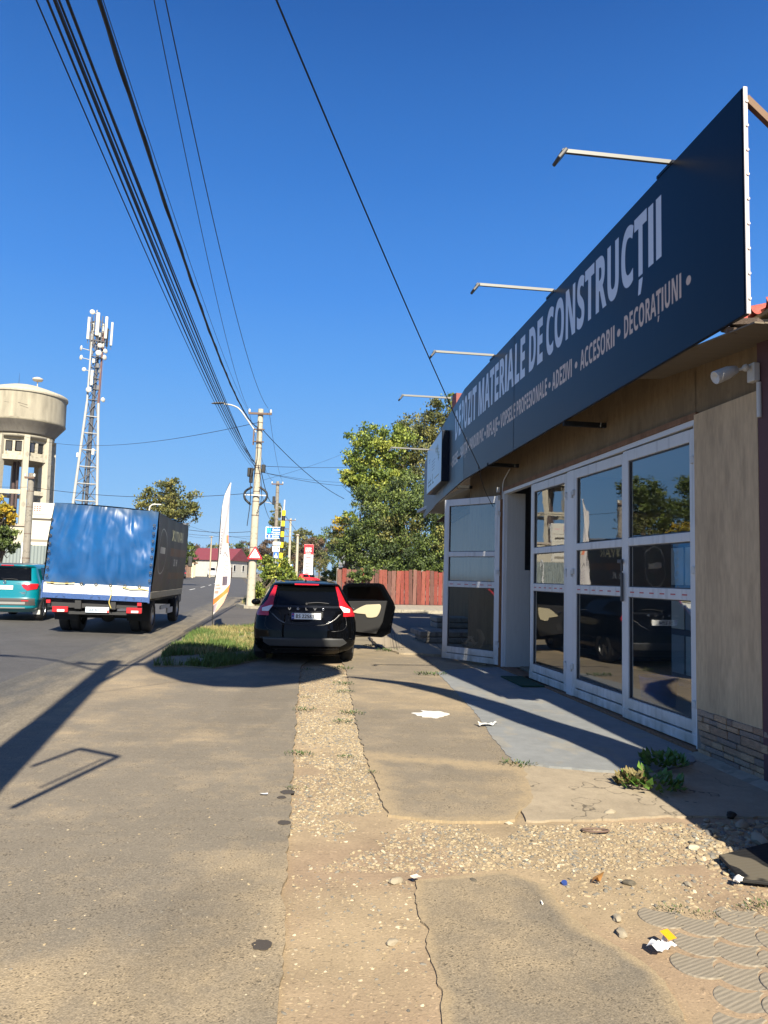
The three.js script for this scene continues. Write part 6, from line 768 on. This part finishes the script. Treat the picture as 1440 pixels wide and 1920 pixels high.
// ---------------------------------------------------------------- banner flag, street cloth, litter and small things
{
  const [x0, f0] = G(398, 1182), o = thing('banner_flag', 'tall white feather flag with orange wave on a thin pole by the road', 'flag', P(x0, gy(x0, f0), f0).toArray(), 0), y0 = gy(x0, f0);
  const t = canvasTex(256, 1024, (x, w, h) => { x.fillStyle = '#c9c5c6'; x.fillRect(0, 0, w, h); x.fillStyle = '#555064'; x.save(); x.translate(60, 560); x.rotate(-Math.PI / 2); x.font = 'bold 52px sans-serif'; x.fillText('DEPOZIT', 0, 0); x.restore(); x.strokeStyle = '#5d5a66'; x.lineWidth = 9; x.beginPath(); x.moveTo(120, 575); x.lineTo(165, 540); x.lineTo(215, 575); x.stroke(); x.lineWidth = 4; for (let k = 0; k < 9; k++) { x.beginPath(); x.moveTo(110 + k * 4, 600 + k * 14); x.bezierCurveTo(140, 590 + k * 15, 180, 640 + k * 13, 225, 604 + k * 15); x.strokeStyle = k % 2 ? '#b6b0b8' : '#8a8592'; x.stroke(); } x.fillStyle = '#5a5260'; x.fillRect(120, 730, 80, 70); x.fillStyle = '#e07a3c'; x.beginPath(); x.moveTo(0, 905); x.bezierCurveTo(90, 880, 150, 850, 256, 790); x.lineTo(256, 850); x.bezierCurveTo(160, 890, 80, 930, 0, 950); x.fill(); x.fillStyle = '#d9a48b'; x.beginPath(); x.moveTo(90, 930); x.bezierCurveTo(160, 890, 200, 880, 256, 850); x.lineTo(256, 1000); x.lineTo(120, 1010); x.fill(); x.fillStyle = '#8d8894'; x.beginPath(); x.moveTo(0, 955); x.lineTo(90, 930); x.lineTo(110, 1000); x.lineTo(0, 1010); x.fill(); x.fillStyle = '#d98f86'; x.fillRect(10, 790, 70, 14); x.fillRect(10, 815, 90, 10); x.fillRect(10, 840, 60, 22); x.fillStyle = '#e2825a'; x.fillRect(205, 410, 51, 60); });
  // edges of the cloth by height, from the survey
  const rows = [[905, 432, 433.5], [916, 427, 433], [930, 422, 433], [950, 417.5, 432.5], [975, 414.5, 431.5], [1000, 412.5, 429.5], [1020, 411, 428.5], [1045, 409.5, 429.5], [1070, 406.5, 431], [1092, 404.5, 430], [1110, 402.5, 427], [1130, 400.5, 419], [1142, 399.6, 410], [1152, 399.2, 401]];
  const pos = [], uv = [], idx = [], n = 10; rows.forEach(([y, a, b], j) => { for (let i = 0; i <= n; i++) { const u = i / n, c = at(lerp(a, b, u), y, f0); pos.push(c.x - x0, c.y - y0, .07 * Math.sin(u * 5 + j * .8) * (j > 1 ? 1 : .2) + .10 * u * Math.sin(j * .5)); uv.push(u, 1 - (y - 905) / 247); } if (j) for (let i = 0; i < n; i++) { const k = (j - 1) * (n + 1) + i; idx.push(k, k + n + 1, k + n + 2, k, k + n + 2, k + 1); } });
  const g = new THREE.BufferGeometry(); g.setAttribute('position', new THREE.Float32BufferAttribute(pos, 3)); g.setAttribute('uv', new THREE.Float32BufferAttribute(uv, 2)); g.setIndex(idx); g.computeVertexNormals();
  mesh('flag_cloth', g, new THREE.MeshPhysicalMaterial({ map: t, roughness: .8, side: THREE.DoubleSide }), o);
  const pp = rows.slice().reverse().map(([y, a]) => { const c = at(a - .3, y, f0); return V(c.x - x0, c.y - y0, 0); }); mesh('flag_pole', tube([V(0, 0, 0), ...pp], .012, 50, 6), black, o);
  mesh('ground_spike', [cyl(.02, .03, .12, 8, 0, .06, 0), box(.3, .02, .03, 0, .03, 0), box(.03, .02, .3, 0, .03, 0)], darkSteel, o);
}
{ // things above and beside the photographer that throw the big soft shadows over the forecourt
  const back = (x, f, f1) => { const L = (f - f1) / Math.cos(SUN_AZ), h = L * Math.tan(SUN_EL); return P(x + L * Math.sin(SUN_AZ), h, f1); }; // the point over forward distance f1 whose shadow falls at (x, f)
  const flag = thing('banner_flag', 'tall curved feather flag standing beside the photographer, seen by its shadow', 'flag', [0, 0, 0]);
  const mid = [[2.74, 4.25], [2.68, 4.7], [2.56, 5.2], [2.42, 6.2], [2.36, 7.0], [2.13, 7.78], [1.76, 8.65], [1.42, 9.64], [.97, 10.65], [.39, 11.44], [-.09, 11.78], [-.45, 12.0], [-.62, 12.05]], hw = [.52, .50, .42, .34, .30, .27, .25, .24, .22, .17, .11, .06, .01], pos = [], idx = [];
  mid.forEach(([x, f], i) => { const a = mid[Math.max(0, i - 1)], b = mid[Math.min(mid.length - 1, i + 1)], L = Math.hypot(b[0] - a[0], b[1] - a[1]), nx = (b[1] - a[1]) / L, nf = -(b[0] - a[0]) / L, f1 = 3.6; for (let k = 0; k <= 4; k++) { const s = lerp(-hw[i], hw[i], k / 4), c = back(x + nx * s, f + nf * s, f1 + .04 * Math.sin(k + i)); pos.push(c.x, c.y, c.z); } if (i) for (let k = 0; k < 4; k++) { const q = (i - 1) * 5 + k; idx.push(q, q + 1, q + 6, q, q + 6, q + 5); } });
  const g = new THREE.BufferGeometry(); g.setAttribute('position', new THREE.Float32BufferAttribute(pos, 3)); g.setIndex(idx); g.computeVertexNormals(); mesh('flag_cloth', g, mat(.6, .6, .62, .8), flag);
  const c0 = back(2.74, 4.25, 3.6); mesh('flag_pole', bar(V(c0.x + .1, 0, c0.z), c0, .02), black, flag);
  const cloth = thing('street_banner', 'wide sagging cloth hung over the street beside the photographer, seen by its shadow', 'banner', [0, 0, 0]);
  const low = [[-4.05, 12.9], [-3.58, 11.92], [-2.84, 10.95], [-2.31, 10.60], [-1.71, 10.60], [-1.18, 11.14], [-.75, 12.0], [-.6, 12.4]], top = [[-4.3, 15.6], [-4.0, 15.8], [-3.4, 15.75], [-2.8, 15.45], [-2.2, 15.2], [-1.6, 14.8], [-.9, 13.6], [-.65, 12.9]], p2 = [], i2 = [];
  low.forEach((a, i) => { const b = top[i]; for (let k = 0; k <= 6; k++) { const c = back(lerp(a[0], b[0], k / 6), lerp(a[1], b[1], k / 6), 1.6 + .1 * Math.sin(i + k)); p2.push(c.x, c.y, c.z); } if (i) for (let k = 0; k < 6; k++) { const q = (i - 1) * 7 + k; i2.push(q, q + 1, q + 8, q, q + 8, q + 7); } });
  const g2 = new THREE.BufferGeometry(); g2.setAttribute('position', new THREE.Float32BufferAttribute(p2, 3)); g2.setIndex(i2); g2.computeVertexNormals(); mesh('banner_cloth', g2, mat(.5, .5, .55, .8), cloth);
}
{ // rubber mat, litter, stains
  const [mx, mf] = [2.06, 4.42], m = thing('rubber_mat', 'worn black ribbed rubber mat lying at the right edge', 'mat', P(mx + .28, .03, mf - .02).toArray(), .32), base = new THREE.Shape([[-.42, -.12], [-.30, .18], [.5, .34], [.55, -.36], [.02, -.33], [-.2, -.24]].map(a => new THREE.Vector2(...a)));
  const rt = dataTex(512, 512, (u, v) => { const k = .5 + .5 * Math.cos(v * 2 * Math.PI * 30), d = sstep(.55, .7, fbm(u * 7, v * 7, 3)), q = sstep(.60, .66, fbm(u * 4 + 20, v * 4 + 3, 3)); return [lerp(.006, .016, d * .5) * (.3 + k) + q * .10, lerp(.006, .0145, d * .5) * (.3 + k) + q * .085, lerp(.0065, .012, d * .5) * (.3 + k) + q * .06]; }, true);
  const gm = new THREE.ExtrudeGeometry(base, { depth: .010, bevelEnabled: true, bevelThickness: .004, bevelSize: .006, bevelSegments: 2 }); gm.rotateX(-Math.PI / 2); mesh('mat_sheet', gm, new THREE.MeshStandardMaterial({ map: rt, bumpMap: rt, bumpScale: .008, roughness: .75 }), m).rotation.x = .03;
  function crumple(name, label, a, b, w, l, col, folds, rot = 0) { const [x, f] = G(a, b), n = 14, g = new THREE.PlaneGeometry(w, l, n, n), p = g.attributes.position; const s = rnd() * 50; for (let i = 0; i < p.count; i++) { const u = p.getX(i), v = p.getY(i); p.setXYZ(i, u * (1 + .3 * (vn(v * 40 + s, 3) - .5)), v * (1 + .4 * (vn(u * 40 + s, 9) - .5)), folds * Math.abs(vn(u * 28 + s, v * 28) - .35) * 2); } g.rotateX(-Math.PI / 2); const q = g.toNonIndexed(); q.computeVertexNormals(); const o = thing(name, label, 'litter', P(x, .03, f).toArray(), rot); mesh('sheet', q, mat(...col, .7), o); return o; }
  const wr = crumple('snack_wrapper', 'crumpled white snack wrapper with an orange patch beside the pavers', 1240, 1788, .11, .065, [.55, .55, .56], .03, .5); { const g = new THREE.PlaneGeometry(.05, .055, 4, 4); g.rotateX(-Math.PI / 2 + .35); mesh('orange_patch', g.translate(.055, .035, -.01), mat(.70, .30, .01, .5), wr); }
  crumple('torn_paper', 'torn white paper on the edge of the grey slab', 912, 1364, .20, .09, [.52, .52, .50], .035, .3);
  crumple('torn_paper', 'small white paper scrap on the left asphalt', 495, 1496, .05, .03, [.7, .7, .7], .006, .2);
  crumple('torn_paper', 'tiny white scrap lying beside the rubber mat', 1383, 1662, .07, .04, [.6, .58, .55], .03, .9);
  crumple('torn_paper', 'white litter lying in the roadside grass', 376, 1243, .22, .14, [.5, .5, .5], .05, .1);
  crumple('torn_paper', 'pale scrap on the gravel strip near the patch', 780, 1655, .05, .04, [.6, .5, .4], .01, .8);
  { const [x, f] = G(809, 1342), pts = []; for (let k = 0; k < 40; k++) { const a = k / 40 * 6.283, r = .17 + .05 * (vn(k * .7, 4) - .5) * 2; pts.push([x + Math.cos(a) * r * 1.15, f + Math.sin(a) * r * 1.3]); } sheet('plaster_spill', pts, .019, mat(.62, .60, .56, .85), [0, 1, 0, 1], .004); const o = scene.children[scene.children.length - 1]; o.userData = { label: 'white dried plaster spill on the asphalt path', category: 'stain' }; }
  for (const [a, b, r, lab] of [[491, 1780, .045, 'round dark oil spot on the near asphalt'], [539, 1490, .05, 'dark wet spot at the asphalt edge by the gravel'], [533, 1548, .04, 'brown drip spot lower on the asphalt edge'], [528, 1500, .03, 'small dark spot left of the wet spot']]) { const [x, f] = G(a, b), pts = []; for (let k = 0; k < 28; k++) { const q = k / 28 * 6.283, rr2 = r * (.85 + .3 * vn(k * .8 + a, 2)); pts.push([x + Math.cos(q) * rr2, f + Math.sin(q) * rr2]); } sheet('oil_spot', pts, .0205, mat(.055, .045, .036, .8), [0, 1, 0, 1], .003); const o = scene.children[scene.children.length - 1]; o.userData = { label: lab, category: 'stain' }; }
  { const [x, f] = G(1058, 1658), o = thing('bottle_cap', 'blue plastic bottle cap on the sand', 'bottle cap', P(x, 0, f).toArray()); mesh('cap', [cyl(.016, .015, .012, 20, 0, .008, 0, .3, 0, .2)], mat(.03, .06, .22, .4), o); }
  { const [x, f] = G(1016, 1699), o = thing('cigarette_end', 'white cigarette end on the dark patch', 'cigarette', P(x, .018, f).toArray()); mesh('filter', cyl(.0045, .0045, .03, 10, 0, 0, 0, Math.PI / 2, .4, 0), mat(.7, .68, .62, .8), o); }
  { const [x, f] = G(1112, 1652), o = thing('dry_leaf', 'curled orange dry leaf on the sand', 'leaf', P(x, .02, f).toArray()); const g = leafGeo(.09, .05, .5); g.rotateX(1.3); mesh('blade', [g, leafGeo(.07, .04, .6).rotateX(1.1).rotateY(1.2)], mat(.42, .20, .05, .7), o); }
  { const [x, f] = G(1116, 1560), o = thing('metal_ring', 'rusty bent ring half buried in the gravel', 'ring', P(x, .012, f).toArray()); mesh('loop', new THREE.TorusGeometry(.07, .007, 8, 28).rotateX(Math.PI / 2 - .12).scale(1.2, 1, .8), rustM, o); }
  { // stacked concrete steps past the open leaf
    const o = thing('slab_stack', 'stack of rounded concrete slabs behind the open door leaf', 'slab stack', P(1.55, .05, 18.9).toArray(), .14), sl = (w, d, x, y, z) => boxUV(rbox(w, .13, d, .03, x, y, z)); mesh('slab', sl(1.5, 1.3, .15, .07, .1), concreteDark, o); mesh('slab', sl(1.6, 1.4, .1, .21, 0), concreteDark, o); mesh('slab', sl(1.2, .9, .55, .35, -.9), concreteDark, o); mesh('slab', sl(1.2, .9, .55, .49, -.95), concreteDark, o);
  }
  { const [x, f] = G(985, 1275), o = thing('door_mat', 'dark green doormat at the open doorway', 'doormat', P(2.42, .035, 11.9).toArray(), FR); mesh('mat_pile', rbox(1.1, .02, .75, .008), mat(.01, .045, .02, .95), o); }
}

renderer.render(scene, camera);
